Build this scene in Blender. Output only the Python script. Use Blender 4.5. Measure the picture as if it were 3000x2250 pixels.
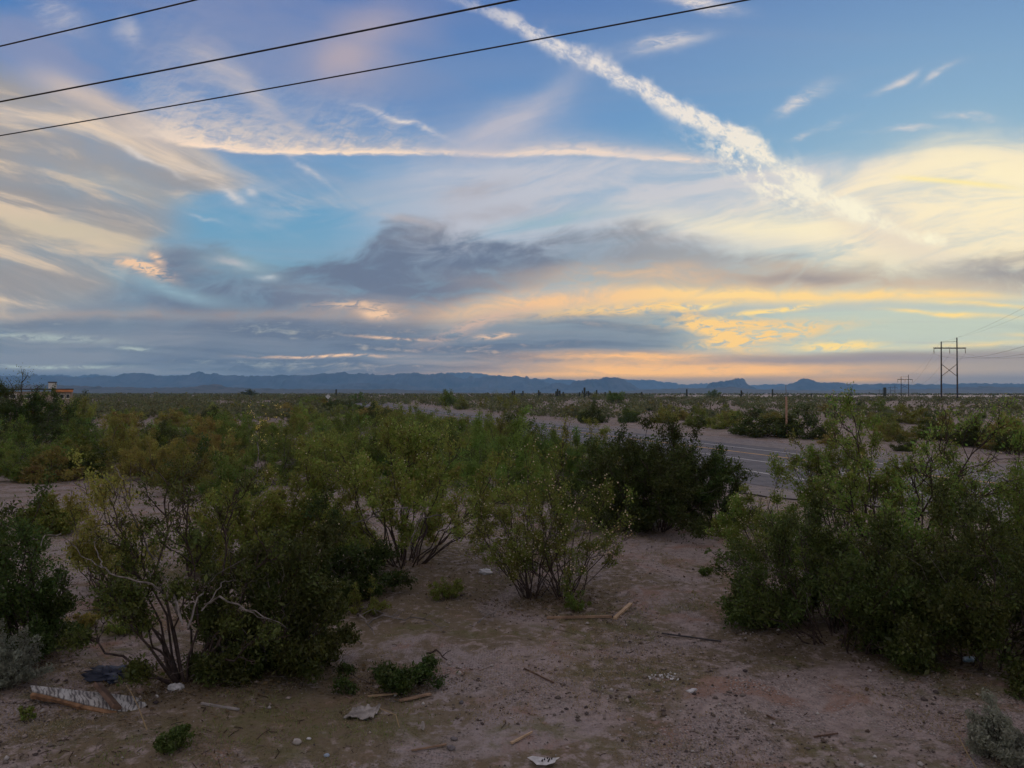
import bpy, math, random
import numpy as np
from mathutils import Vector

for _o in list(bpy.data.objects):
    bpy.data.objects.remove(_o)
SC = bpy.context.scene
COL = SC.collection
R = math.radians

# ------------------------------------------------------------------ camera
CAM_H = 3.0
PITCH = math.atan(25.0 / 2250.0)          # eye level lies 25 px under the middle of the photograph
cam_d = bpy.data.cameras.new('camera')
cam_d.sensor_fit = 'HORIZONTAL'
cam_d.sensor_width = 36.0
cam_d.lens = 27.0
cam_d.clip_start = 0.1
cam_d.clip_end = 60000.0
cam = bpy.data.objects.new('camera', cam_d)
COL.objects.link(cam)
cam.location = (0, 0, CAM_H)
cam.rotation_euler = (R(90) + PITCH, 0, 0)
SC.camera = cam

SC.view_settings.view_transform = 'Standard'
SC.view_settings.look = 'None'
SC.view_settings.exposure = 0.0
SC.view_settings.gamma = 1.0
SC.view_settings.use_curve_mapping = False
SC.cycles.use_denoising = True
SC.cycles.use_adaptive_sampling = True
SC.cycles.adaptive_threshold = 0.015
SC.cycles.adaptive_min_samples = 16
SC.cycles.max_bounces = 6
SC.cycles.diffuse_bounces = 3
SC.cycles.transmission_bounces = 4
SC.cycles.transparent_max_bounces = 8
SC.cycles.volume_bounces = 1

def lin(r, g, b):
    def f(c):
        c = c / 255.0
        return c / 12.92 if c <= 0.04045 else ((c + 0.055) / 1.055) ** 2.4
    return (f(r), f(g), f(b), 1.0)

# ------------------------------------------------------------------ world: dusk sky with cirrus and contrails
class S:
    """a float socket with arithmetic"""
    nt = None
    def __init__(self, s): self.s = s
    @staticmethod
    def op(kind, *a, clamp=False):
        n = S.nt.nodes.new('ShaderNodeMath'); n.operation = kind; n.use_clamp = clamp
        for i, v in enumerate(a):
            if isinstance(v, S): S.nt.links.new(v.s, n.inputs[i])
            else: n.inputs[i].default_value = float(v)
        return S(n.outputs[0])
    def __add__(a, b): return S.op('ADD', a, b)
    __radd__ = __add__
    def __sub__(a, b): return S.op('SUBTRACT', a, b)
    def __rsub__(a, b): return S.op('SUBTRACT', b, a)
    def __mul__(a, b): return S.op('MULTIPLY', a, b)
    __rmul__ = __mul__
    def __truediv__(a, b): return S.op('DIVIDE', a, b)
    def __rtruediv__(a, b): return S.op('DIVIDE', b, a)
    def __neg__(a): return S.op('MULTIPLY', a, -1.0)
def smax(a, b): return S.op('MAXIMUM', a, b)
def smin(a, b): return S.op('MINIMUM', a, b)
def sat(a): return S.op('ADD', a, 0.0, clamp=True)
def sexp(a): return S.op('EXPONENT', a)
def spow(a, b): return S.op('POWER', a, b)
def sm(lo, hi, x):
    n = S.nt.nodes.new('ShaderNodeMapRange'); n.interpolation_type = 'SMOOTHSTEP'
    if lo > hi:
        n.inputs[1].default_value, n.inputs[2].default_value = hi, lo
        n.inputs[3].default_value, n.inputs[4].default_value = 1, 0
    else:
        n.inputs[1].default_value, n.inputs[2].default_value = lo, hi
    S.nt.links.new(x.s, n.inputs[0])
    return S(n.outputs[0])
def vec(x, y, z=0.0):
    n = S.nt.nodes.new('ShaderNodeCombineXYZ')
    for i, v in enumerate((x, y, z)):
        if isinstance(v, S): S.nt.links.new(v.s, n.inputs[i])
        else: n.inputs[i].default_value = float(v)
    return n.outputs[0]
def noise(v, scale, detail=4, rough=0.55, dist=0.0, color=False):
    n = S.nt.nodes.new('ShaderNodeTexNoise')
    n.noise_dimensions = '2D'
    n.inputs['Scale'].default_value = scale
    n.inputs['Detail'].default_value = detail
    n.inputs['Roughness'].default_value = rough
    n.inputs['Distortion'].default_value = dist
    S.nt.links.new(v, n.inputs['Vector'])
    if color:
        s = S.nt.nodes.new('ShaderNodeSeparateColor')
        S.nt.links.new(n.outputs['Color'], s.inputs[0])
        return S(s.outputs[0]) - 0.5, S(s.outputs[1]) - 0.5
    return S(n.outputs['Fac'])
def curve(x, pts):
    xs = [p[0] for p in pts]; ys = [p[1] for p in pts]
    x0, x1 = min(xs), max(xs); y0, y1 = min(ys), max(ys)
    if y1 - y0 < 1e-6: y1 = y0 + 1e-6
    n = S.nt.nodes.new('ShaderNodeFloatCurve')
    c = n.mapping.curves[0]
    q = [((a - x0) / (x1 - x0), (b - y0) / (y1 - y0)) for a, b in pts]
    c.points[0].location = q[0]; c.points[1].location = q[-1]
    for a in q[1:-1]: c.points.new(*a)
    for p in c.points: p.handle_type = 'AUTO_CLAMPED'
    n.mapping.update()
    t = sat((x - x0) * (1.0 / (x1 - x0)))
    S.nt.links.new(t.s, n.inputs['Value'])
    return S(n.outputs[0]) * (y1 - y0) + y0
def mixc(a, b, f):
    n = S.nt.nodes.new('ShaderNodeMix'); n.data_type = 'RGBA'
    def put(i, v):
        if isinstance(v, tuple): n.inputs[i].default_value = v
        else: S.nt.links.new(v, n.inputs[i])
    put(6, a); put(7, b)
    if isinstance(f, S): S.nt.links.new(f.s, n.inputs[0])
    else: n.inputs[0].default_value = f
    return n.outputs[2]

HAZE = 9.0e-5            # haze density per metre
SUN_AZ = R(33.0)        # to the right of the view axis (+Y), clockwise
SUN_EL = R(6.0)

world = bpy.data.worlds.new('World')
SC.world = world
world.use_nodes = True
wt = world.node_tree
for _n in list(wt.nodes): wt.nodes.remove(_n)
S.nt = wt

def build_sky():
    tc = wt.nodes.new('ShaderNodeTexCoord')
    sp = wt.nodes.new('ShaderNodeSeparateXYZ')
    wt.links.new(tc.outputs['Generated'], sp.inputs[0])
    x, y, z = (S(sp.outputs[i]) for i in range(3))
    c_, s_ = math.cos(PITCH), math.sin(PITCH)
    yf = y * c_ + z * s_
    yy = smax(yf, 0.15)
    X = 1.5 + 2.25 * (x / yy)
    Y = 1.125 - 2.25 * ((z * c_ - y * s_) / yy)
    front = sm(0.15, 0.5, yf)
    # planar coordinates of a cloud deck (perspective towards the horizon)
    zz = smax(z, 0.0) + 0.07
    pu, pv = x / zz, y / zz
    wx, wy = noise(vec(X, Y), 2.2, 4, 0.55, color=True)
    wx2, wy2 = noise(vec(X, Y * 1.6), 9.0, 3, 0.6, color=True)
    squash = sm(1.16, 0.5, Y) * 0.8 + 0.2
    Xw = X + wx * 0.16 + wx2 * 0.03
    Yw = Y + (wy * 0.10 + wy2 * 0.022) * squash
    Ys = Y + wy * 0.035 * squash + wy2 * 0.006
    PF = vec(X + wx * 0.08, Y + wy * 0.05)

    def mapped(v, cx, cy, rx, ry, rot):
        n = wt.nodes.new('ShaderNodeMapping'); n.vector_type = 'TEXTURE'
        n.inputs['Location'].default_value = (cx, cy, 0)
        n.inputs['Rotation'].default_value = (0, 0, R(rot))
        n.inputs['Scale'].default_value = (rx, ry, 1)
        wt.links.new(v, n.inputs['Vector'])
        return n.outputs[0]
    def blob(cx, cy, rx, ry, rot=0.0, a=1.0, warp=True):
        px, py = (Xw, Yw) if warp else (X, Y)
        c, sn = math.cos(R(rot)), math.sin(R(rot))
        if rot:
            u = S.op('MULTIPLY_ADD', px, c / rx, S.op('MULTIPLY_ADD', py, sn / rx, -(cx * c + cy * sn) / rx))
            v = S.op('MULTIPLY_ADD', py, c / ry, S.op('MULTIPLY_ADD', px, -sn / ry, (cx * sn - cy * c) / ry))
        else:
            u = S.op('MULTIPLY_ADD', px, 1 / rx, -cx / rx)
            v = S.op('MULTIPLY_ADD', py, 1 / ry, -cy / ry)
        e = S.op('POWER', 0.36788, S.op('MULTIPLY_ADD', u, u, v * v))
        return e if a == 1.0 else e * a
    def fib(rot, a, b, scale=1.0, detail=4, rough=0.6, dist=0.0, seed=0.0):
        return noise(mapped(PF, seed * 1.37, seed * 0.71, 1.0 / a, 1.0 / b, rot), scale, detail, rough, dist)
    def blobs(items, tex):
        """several clouds of one texture, grouped by colour"""
        by = {}
        for (cx, cy, rx, ry, rot, a, c) in items:
            b = blob(cx, cy, rx, ry, rot, a)
            by[c] = b if c not in by else by[c] + b
        return [(c, sat(v * tex)) for c, v in by.items()]

    # --- clear sky: Nishita at dusk, lifted by the thin high veil
    nis = wt.nodes.new('ShaderNodeTexSky')
    nis.sky_type = 'NISHITA'; nis.sun_disc = False
    nis.sun_elevation = SUN_EL; nis.sun_rotation = SUN_AZ
    nis.air_density = 1.0; nis.dust_density = 1.0; nis.ozone_density = 2.0
    def scaled(c, f):
        n = wt.nodes.new('ShaderNodeMix'); n.data_type = 'RGBA'; n.blend_type = 'MULTIPLY'
        n.inputs[0].default_value = 1.0
        wt.links.new(c, n.inputs[6]); n.inputs[7].default_value = (f, f, f, 1)
        return n.outputs[2]
    ramp = wt.nodes.new('ShaderNodeValToRGB')
    els = [(0.0, lin(150, 150, 158)), (0.05, lin(146, 162, 176)), (0.13, lin(130, 168, 190)), (0.24, lin(100, 160, 200)),
           (0.33, lin(84, 138, 196)), (0.45, lin(84, 122, 184)), (0.7, lin(70, 104, 164)), (1.0, lin(60, 94, 150))]
    r = ramp.color_ramp
    r.elements[0].position, r.elements[0].color = els[0]
    r.elements[1].position, r.elements[1].color = els[-1]
    for p, c in els[1:-1]:
        e = r.elements.new(p); e.color = c
    wt.links.new(z.s, ramp.inputs[0])
    col = mixc(ramp.outputs[0], scaled(nis.outputs[0], 0.10), 0.10)
    # brighter, paler towards the set sun
    glow = blob(3.1, 0.55, 1.25, 0.60, 0, 0.8, False) * front
    low = blob(2.75, 0.95, 0.9, 0.20, 0, 0.85, False) * front
    col = mixc(col, lin(152, 186, 206), glow)
    col = mixc(col, lin(206, 214, 192), low)

    # generic cirrus veil over the whole dome, seen outside the frame too
    n1 = noise(vec(pu * 0.35, pv * 1.1), 1.0, 5, 0.62, 0.6)
    col = mixc(col, lin(172, 168, 180), sm(0.45, 0.8, n1) * 0.32)
    # outside the frame an unseen pale cirrus sheet is added to brighten the ground
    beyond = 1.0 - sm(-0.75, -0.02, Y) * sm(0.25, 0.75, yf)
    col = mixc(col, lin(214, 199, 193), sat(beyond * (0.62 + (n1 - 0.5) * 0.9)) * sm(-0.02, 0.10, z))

    # lit cloud colour: cream and pink left, yellow towards the sun
    warm = sat(blob(3.0, 0.62, 1.0, 0.32, 0, 1.0, False) + blob(2.5, 0.92, 0.9, 0.16, 0, 0.7, False))
    fA = fib(19, 1.1, 6.5, 1.5, 8, 0.62, 0.45, 5.0)       # long streaks sinking to the right
    fB = fib(14, 1.0, 3.4, 1.3, 4, 0.5, 0.2, 9.0)         # their broad folds
    fC = fib(-11, 1.0, 6.0, 1.7, 8, 0.64, 0.5, 25.0)      # streaks rising to the right
    fD = fib(-47, 1.2, 5.5, 3.4, 6, 0.66, 0.9, 15.0)       # combed fibres
    fm = fib(-6, 1.0, 2.6, 4.8, 8, 0.66, 0.4, 51.0)       # lumps of the low cloud
    fm2 = fib(-4, 1.0, 3.6, 1.6, 4, 0.55, 0.3, 53.0)
    rows = fib(1, 0.9, 13.0, 1.5, 5, 0.6, 0.2, 61.0)      # flat rows near the horizon
    flock = fib(-5, 1.0, 3.2, 17.0, 7, 0.70, 0.5, 71.0)

    # thin lavender haze over the upper left, pinkish patch in the top middle
    col = mixc(col, lin(140, 148, 180), sm(0.38, 0.72, fB) * blob(0.2, 0.1, 1.1, 0.4, 0, 0.75))
    col = mixc(col, lin(172, 163, 178), sat(sm(0.25, 0.7, fB) * 0.6 + 0.4) * (blob(1.04, 0.15, 0.15, 0.10, -30, 0.6) + blob(1.00, 0.19, 0.07, 0.04, 0, 0.4) + blob(1.14, 0.06, 0.16, 0.09, -30, 0.45)))

    # --- fan of cream streaks from the left edge
    topedge = curve(X, [(-0.3, 0.14), (0.0, 0.19), (0.2, 0.24), (0.45, 0.36), (0.6, 0.42), (0.75, 0.50), (1.0, 0.56)])
    inside = sm(-0.03, 0.08, Yw - topedge) * sm(0.13, -0.12, Xw - curve(Yw, [(0.1, 0.9), (0.42, 0.85), (0.52, 0.72), (0.575, 0.50), (0.62, 0.48), (0.67, 0.50), (0.72, 0.40), (0.80, 0.36), (0.88, 0.30), (1.0, 0.25)])) * sm(1.02, 0.84, Yw)
    fold = sm(0.30, 0.65, fB)
    col = mixc(col, lin(160, 156, 157), sat(inside * (fold * 0.6 + 0.42)))
    col = mixc(col, lin(142, 144, 151), sat(inside * sm(0.5, 0.35, fA) * 0.45 * sm(0.45, 0.6, Yw)))
    streaks = sm(0.45, 0.66, fA) * (fold * 0.65 + 0.35)
    col = mixc(col, lin(216, 196, 174), sat(inside * streaks * 1.15))
    col = mixc(col, lin(206, 192, 170), sat((blob(0.22, 0.70, 0.28, 0.04, 9, 0.7) + blob(0.10, 0.655, 0.28, 0.025, 10, 0.5) + blob(0.34, 0.545, 0.20, 0.03, 12, 0.4)) * (sm(0.35, 0.65, fA) * 0.6 + 0.5)))
    # its bright upper bands
    ub = curve(X, [(-0.2, 0.285), (0.0, 0.330), (0.2, 0.355), (0.4, 0.415), (0.55, 0.480), (0.68, 0.545)])
    dub = Ys - ub
    ubd = S.op('POWER', 0.36788, dub * dub * (1 / (0.030 ** 2))) * sm(0.76, 0.5, X)
    col = mixc(col, lin(228, 206, 184), sat(ubd * (0.30 + 0.8 * sm(0.35, 0.62, fA))) * 0.9)
    ub2 = curve(X, [(-0.1, 0.20), (0.1, 0.225), (0.25, 0.29), (0.4, 0.37), (0.5, 0.41)])
    dub2 = (Ys - ub2) * (1 / 0.045)
    col = mixc(col, lin(206, 190, 182), sat(S.op('POWER', 0.36788, dub2 * dub2) * sm(-0.02, 0.25, X) * sm(0.6, 0.4, X) * (0.35 + 0.65 * fold)) * 0.85)

    # thin fibres straying over the clear gap
    col = mixc(col, lin(176, 184, 196), sat((blob(0.78, 0.55, 0.30, 0.07, 14, 1.0) + blob(0.95, 0.62, 0.25, 0.05, -6, 0.8)) * (sm(0.42, 0.68, fA) * 0.6 + sm(0.45, 0.7, fC) * 0.35)) * 0.75)
    # tall plume falling onto the contrail
    pc = curve(X, [(0.46, 0.13), (0.58, 0.17), (0.68, 0.215), (0.78, 0.305), (0.86, 0.37), (0.96, 0.415)])
    pw = curve(X, [(0.46, 0.025), (0.65, 0.05), (0.8, 0.036), (0.96, 0.012)])
    dp = (Ys - pc) / pw
    plume = S.op('POWER', 0.36788, dp * dp) * sm(0.44, 0.66, X) * sm(1.0, 0.9, X)
    col = mixc(col, lin(206, 194, 190), sat(plume * (0.45 + sm(0.35, 0.65, fA) * 0.55)) * 0.72)

    # --- combed wisps above the level contrail
    hc = curve(X, [(0.45, 0.405), (0.62, 0.432), (0.8, 0.445), (1.0, 0.447), (1.25, 0.447), (1.45, 0.455), (1.65, 0.447), (1.9, 0.463), (2.2, 0.482)])
    up = hc - Y
    hgt = curve(X, [(0.35, 0.16), (0.6, 0.13), (0.85, 0.08), (1.05, 0.075), (1.25, 0.050), (1.35, 0.03)])
    comb = sm(0.38, 0.62, fD * 0.28 + fA * 0.34 + flock * 0.38)
    wis = sm(-0.004, 0.010, up) * sexp(-(up / hgt) * 1.2) * sm(0.30, 0.55, X) * sm(1.36, 1.12, X)
    col = mixc(col, lin(224, 207, 194), sat(wis * (0.28 + 1.0 * comb) * 1.15))
    dn = sm(0.0, -0.015, up) * sexp(up * 22.0) * sm(0.78, 0.95, X) * sm(2.0, 1.2, X)
    col = mixc(col, lin(200, 198, 206), sat(dn * (0.15 + 0.8 * sm(0.42, 0.7, fA))) * 0.8)
    # contrail core
    wu = curve(X, [(0.45, 0.014), (1.0, 0.008), (1.25, 0.009), (1.5, 0.020), (1.62, 0.024), (1.8, 0.020), (2.0, 0.015), (2.2, 0.006)])
    dh = hc + wy2 * 0.008 + wy * 0.008 + (flock - 0.5) * 0.012 - Y
    core = sm(-0.014, 0.004, dh) * sexp(-smax(dh, 0.0) / wu) * sm(0.42, 0.62, X) * sm(2.24, 1.95, X)
    col = mixc(col, lin(255, 226, 200), sat(core * (0.85 + 0.6 * sm(0.35, 0.6, flock))) * 0.88)

    # soft triangular veil over the middle and the plain veil under the contrail
    tri = blob(1.42, 0.40, 0.20, 0.075, -12, 0.85) + blob(1.54, 0.32, 0.19, 0.038, -33, 0.62)
    col = mixc(col, lin(188, 186, 198), sat(tri * (0.65 + 0.4 * sm(0.3, 0.7, fC))) * 0.9)
    under = sm(0.43, 0.50, Yw) * sm(0.82, 0.66, Yw + (Xw - 1.7) * 0.06) * sm(0.92, 1.45, Xw)
    col = mixc(col, mixc(lin(190, 192, 204), lin(236, 226, 216), warm), sat(under * front * (0.42 + 0.68 * sm(0.30, 0.66, fC))) * 0.9)

    # --- bright veil at the right
    rt = sm(0.02, 0.13, Yw - curve(X, [(2.1, 0.50), (2.4, 0.47), (2.6, 0.40), (2.8, 0.345), (3.1, 0.32), (3.6, 0.33)])) * sm(0.92, 0.72, Yw) * sm(2.0, 2.5, Xw)
    fr = sm(0.30, 0.62, fC)
    col = mixc(col, mixc(lin(236, 222, 208), lin(253, 236, 200), warm), sat(rt * front * (0.28 + 0.76 * fr)) * 0.90)
    col = mixc(col, lin(255, 241, 200), sat((blob(2.98, 0.53, 0.40, 0.11, 0, 0.75) + blob(2.25, 0.655, 0.30, 0.045, 2, 0.7)) * (0.5 + 0.5 * fr) * front))
    st = curve(X, [(2.55, 0.515), (2.75, 0.528), (3.0, 0.553)])
    dst = (Y - st) * (1 / 0.008)
    col = mixc(col, lin(255, 236, 170), S.op('POWER', 0.36788, dst * dst) * sm(2.58, 2.70, X) * sm(3.05, 2.85, X) * 0.85)

    # --- diagonal contrail, puffy
    dc = curve(X, [(1.25, -0.03), (1.38, 0.015), (1.5, 0.065), (1.65, 0.145), (1.85, 0.245), (2.0, 0.325), (2.14, 0.39), (2.25, 0.465), (2.36, 0.545), (2.5, 0.615), (2.62, 0.67), (2.76, 0.705)])
    dw = curve(X, [(1.25, 0.012), (1.45, 0.024), (1.7, 0.034), (1.95, 0.034), (2.15, 0.038), (2.3, 0.048), (2.45, 0.040), (2.6, 0.026), (2.74, 0.018)])
    puff = fib(32, 1.0, 1.5, 30.0, 5, 0.70, 0.12, 41.0)
    puff2 = fib(32, 1.0, 1.3, 8.0, 4, 0.55, 0.2, 43.0)
    dd = (Y - dc + wy2 * 0.026 + (puff2 - 0.5) * 0.030) / (dw * (0.62 + 0.50 * sm(0.3, 0.7, puff2)))
    prof = S.op('POWER', 0.36788, spow(dd * dd, 1.4))
    amp = curve(X, [(1.25, 0.0), (1.42, 0.35), (1.55, 0.62), (1.9, 0.85), (2.1, 1.0), (2.35, 1.0), (2.48, 0.85), (2.6, 0.72), (2.70, 0.75), (2.78, 0.0)])
    pf = puff * 0.6 + puff2 * 0.4
    col = mixc(col, lin(222, 208, 196), blob(2.62, 0.70, 0.24, 0.05, 22, 0.55) * front)
    dens = prof * amp * (0.30 + 0.85 * sm(0.34, 0.62, pf)) * (1.0 - 0.40 * sm(2.3, 2.6, X) * sm(0.58, 0.40, puff2))
    fl = blob(2.16, 0.465, 0.13, 0.05, 35, 1.0) + blob(2.30, 0.55, 0.10, 0.05, 40, 0.8)
    dens = smax(dens, fl * sm(0.42, 0.66, pf))
    col = mixc(col, mixc(lin(230, 222, 218), lin(255, 247, 216), warm), sat(dens * 1.2))

    # small loose wisps
    wt_ = 0.15 + 1.15 * sm(0.36, 0.62, fC * 0.6 + flock * 0.4)
    w = (226, 216, 210)
    for c, v in blobs([(2.37, 0.305, 0.075, 0.016, -28, 0.8, w), (2.44, 0.36, 0.05, 0.010, -25, 0.5, w), (2.61, 0.235, 0.05, 0.010, -22, 0.6, w),
                       (2.735, 0.215, 0.055, 0.009, -28, 0.55, w), (2.36, 0.40, 0.035, 0.008, -22, 0.6, w), (2.83, 0.348, 0.07, 0.010, 0, 0.8, w),
                       (2.64, 0.382, 0.08, 0.008, 0, 0.75, w), (1.93, 0.135, 0.10, 0.022, -12, 0.7, w), (2.04, 0.005, 0.10, 0.022, 10, 0.9, w),
                       (0.36, 0.10, 0.04, 0.03, 40, 0.30, w), (0.14, 0.02, 0.10, 0.04, 40, 0.30, w), (0.66, 0.555, 0.05, 0.012, 35, 0.6, w), (0.725, 0.55, 0.02, 0.010, 20, 0.4, w), (0.42, 0.46, 0.10, 0.008, 22, 0.5, w), (0.90, 0.475, 0.09, 0.008, 35, 0.4, w), (0.60, 0.63, 0.05, 0.006, 15, 0.3, w),
                       (1.17, 0.345, 0.11, 0.009, 17, 0.8, w)], wt_):
        col = mixc(col, lin(*c), v)

    # --- slate cloud mass
    mtop = curve(X, [(0.0, 0.93), (0.35, 0.84), (0.5, 0.70), (0.62, 0.705), (0.8, 0.745), (0.98, 0.735), (1.10, 0.675), (1.17, 0.63), (1.35, 0.655), (1.5, 0.685),
                     (1.7, 0.68), (1.85, 0.655), (2.05, 0.68), (2.3, 0.74), (2.6, 0.775), (3.0, 0.70), (3.3, 0.66)])
    mbot = curve(X, [(0.0, 1.1), (1.1, 1.02), (1.3, 0.93), (1.45, 0.875), (1.7, 0.835), (2.0, 0.845), (2.4, 0.85), (2.8, 0.855), (3.2, 0.86)])
    tex = ((fm - 0.5) + (fm2 - 0.5)) * 0.11
    mass = sm(-0.014, 0.045, Yw - mtop + tex * 0.7) * sm(-0.035, 0.05, mbot - Yw + tex * 0.7) * front
    mamp = curve(X, [(0.0, 0.45), (0.4, 0.55), (0.52, 0.95), (0.9, 0.98), (1.5, 0.92), (1.8, 0.72), (2.2, 0.68), (2.6, 0.5), (3.0, 0.65)])
    mcol = mixc(lin(112, 124, 146), lin(170, 163, 158), sm(1.4, 2.3, X))
    mcol = mixc(mcol, lin(152, 153, 162), sm(0.40, 0.72, fm2) * 0.6)
    lump = sm(0.30, 0.62, fm)
    col = mixc(col, mcol, sat(mass * mamp * (0.55 + 0.55 * lump)))
    # openings and lit edges in it
    for c, v in blobs([(0.72, 0.78, 0.12, 0.035, 12, 0.75, (154, 182, 194)), (0.53, 0.86, 0.16, 0.02, 12, 0.8, (154, 182, 194)),
                       (0.80, 0.815, 0.03, 0.008, -5, 0.7, (205, 210, 212)), (0.70, 0.775, 0.05, 0.012, 12, 0.6, (196, 187, 188)),
                       (1.62, 0.655, 0.16, 0.022, -6, 0.7, (154, 182, 194)), (1.22, 0.64, 0.10, 0.012, 8, 0.5, (196, 187, 188)),
                       (1.40, 0.55, 0.09, 0.03, -12, 0.6, (168, 164, 172)), (1.45, 0.625, 0.16, 0.022, -4, 0.55, (168, 164, 172)),
                       (1.95, 0.80, 0.42, 0.03, -3, 0.65, (220, 190, 160)), (2.5, 0.83, 0.5, 0.025, 2, 0.65, (220, 190, 160)),
                       (2.35, 0.815, 0.22, 0.018, 4, 0.75, (154, 147, 150)), (2.25, 0.745, 0.08, 0.010, 0, 0.6, (154, 147, 150)), (2.95, 0.80, 0.14, 0.04, 0, 0.55, (154, 147, 150))], lump * 0.75 + 0.35):
        col = mixc(col, lin(*c), v * front)

    # --- layered low bank
    bank = sm(0.86, 1.0, Yw + (fm2 - 0.5) * 0.08)
    bamp = curve(X, [(-1.0, 0.75), (0.0, 0.70), (0.5, 0.82), (1.5, 0.88), (1.8, 0.8), (2.0, 0.5), (2.3, 0.1), (3.0, 0.15), (4.0, 0.4)])
    bb = bank * bamp
    col = mixc(col, lin(124, 134, 151), sat(bb))
    col = mixc(col, lin(104, 116, 138), sat(sm(0.45, 0.66, rows) * bb * 0.75))
    col = mixc(col, lin(154, 156, 164), sat(sm(0.48, 0.34, rows) * bb * 0.40))
    pale = sm(0.56, 0.70, flock * 0.35 + rows * 0.65) * sm(0.88, 0.93, Y) * sm(1.12, 1.05, Y)
    col = mixc(col, mixc(lin(176, 184, 182), lin(226, 196, 170), sm(0.6, 1.6, X)), sat(pale * sm(2.0, 1.3, X)) * 0.5)

    # --- the golden band and its embers
    gb = curve(X, [(0.9, 0.925), (1.2, 0.925), (1.35, 0.915), (1.5, 0.895), (1.8, 0.872), (2.1, 0.862), (2.5, 0.868), (2.9, 0.873), (3.2, 0.88)])
    gw = curve(X, [(0.9, 0.015), (1.3, 0.035), (1.6, 0.036), (2.0, 0.026), (2.5, 0.018), (2.95, 0.012)])
    dg = (Yw * 0.45 + Ys * 0.55 - gb + (fm - 0.5) * 0.03) / gw
    gold = S.op('POWER', 0.36788, dg * dg) * curve(X, [(0.9, 0.15), (1.2, 0.32), (1.4, 0.75), (1.7, 1.0), (2.3, 1.0), (2.8, 0.75), (3.0, 0.2), (3.2, 0.0)]) * front
    col = mixc(col, mixc(lin(243, 198, 152), lin(255, 217, 150), sm(1.6, 2.2, X)), sat(gold * (0.62 + 0.5 * lump)))
    e1, e2, e3 = (236, 198, 166), (252, 208, 140), (255, 221, 148)
    g1 = (176, 188, 184)
    for c, v in blobs([(1.10, 0.925, 0.05, 0.016, 0, 1.3, e1), (1.03, 0.90, 0.10, 0.012, 0, 0.8, e1), (1.44, 0.99, 0.05, 0.007, -6, 1.2, e1),
                       (1.15, 0.995, 0.10, 0.004, 3, 1.0, e1), (2.12, 0.975, 0.15, 0.03, 25, 1.2, e2), (2.24, 0.99, 0.17, 0.018, -7, 1.2, e2),
                       (2.20, 0.95, 0.22, 0.02, 0, 1.0, e2), (2.46, 1.017, 0.11, 0.014, 0, 1.3, e3), (2.27, 0.905, 0.13, 0.008, -9, 1.2, e3),
                       (2.05, 0.893, 0.09, 0.008, -4, 1.2, e3), (1.85, 0.905, 0.25, 0.016, -5, 0.9, e2), (1.42, 0.945, 0.16, 0.02, -20, 0.7, (216, 182, 162)),
                       (0.95, 1.045, 0.16, 0.004, 0, 1.1, e1), (0.42, 0.80, 0.085, 0.018, 12, 1.4, e1), (0.465, 0.762, 0.03, 0.014, 25, 1.1, e1), (0.40, 0.785, 0.06, 0.012, 8, 0.9, e1),
                       (0.15, 1.073, 0.16, 0.005, 0, 1.0, g1), (0.38, 1.022, 0.07, 0.005, 3, 0.9, g1), (0.10, 0.985, 0.2, 0.010, 4, 0.8, g1)], sm(0.34, 0.58, flock)):
        col = mixc(col, lin(*c), v * front)
    for c, v in blobs([(2.88, 0.898, 0.16, 0.007, 3, 0.9, e3), (2.72, 0.923, 0.13, 0.006, 5, 0.9, e3), (2.85, 0.928, 0.10, 0.006, 3, 0.9, e3),
                       (2.98, 0.985, 0.08, 0.006, 0, 1.0, e3), (2.9, 1.008, 0.2, 0.008, -3, 0.8, e3)], 0.4 + 0.6 * sm(0.35, 0.6, fC)):
        col = mixc(col, lin(*c), v * front)

    # grey brown shelf and the orange strip on the horizon
    shelf = sm(1.01, 1.035, Y + (rows - 0.5) * 0.04 - sm(2.9, 2.1, X) * 0.02) * sm(1.6, 2.2, Xw)
    col = mixc(col, lin(164, 153, 150), sat(shelf * front * 0.9))
    orange = blob(2.0, 1.084, 0.52, 0.028, 0, 1.0, False) + blob(1.85, 1.045, 0.32, 0.014, 0, 0.85)
    om = sm(0.62, 0.38, rows * 0.7 + flock * 0.3)
    col = mixc(col, lin(247, 192, 138), sat(orange * (0.5 + 0.8 * om)) * front)
    col = mixc(col, lin(255, 196, 132), sat(blob(2.5, 1.112, 0.16, 0.009, 0, 1.0, False) + blob(1.8, 1.10, 0.5, 0.008, 0, 0.6, False)) * front * 0.9)
    col = mixc(col, lin(150, 143, 152), sat(blob(2.5, 1.055, 0.5, 0.012, -1, 0.7) * front))

    # below eye level the air takes the colour of the plain
    col = mixc(col, lin(70, 62, 60), sm(-0.01, -0.06, z))

    # the haze between here and the sky takes light from the low sky and adds its own: the sky beyond is that much stronger
    T = sexp(smin(375.0 / smax(z, 0.02), 15000.0) * -HAZE)
    air = mixc((0.16, 0.20, 0.29, 1), (0.0, 0.0, 0.0, 1), T)
    def blend(kind, a, b):
        n = wt.nodes.new('ShaderNodeMix'); n.data_type = 'RGBA'; n.blend_type = kind; n.inputs[0].default_value = 1.0
        wt.links.new(a, n.inputs[6]); wt.links.new(b, n.inputs[7])
        return n.outputs[2]
    col = blend('SUBTRACT', col, air)
    col = blend('DIVIDE', col, mixc((0.0, 0.0, 0.0, 1), (1.0, 1.0, 1.0, 1), T))
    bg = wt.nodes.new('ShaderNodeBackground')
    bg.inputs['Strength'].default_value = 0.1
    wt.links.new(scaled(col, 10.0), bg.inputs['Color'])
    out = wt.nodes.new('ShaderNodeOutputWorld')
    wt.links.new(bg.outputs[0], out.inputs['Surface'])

build_sky()
world.cycles.sampling_method = 'NONE'

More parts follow.
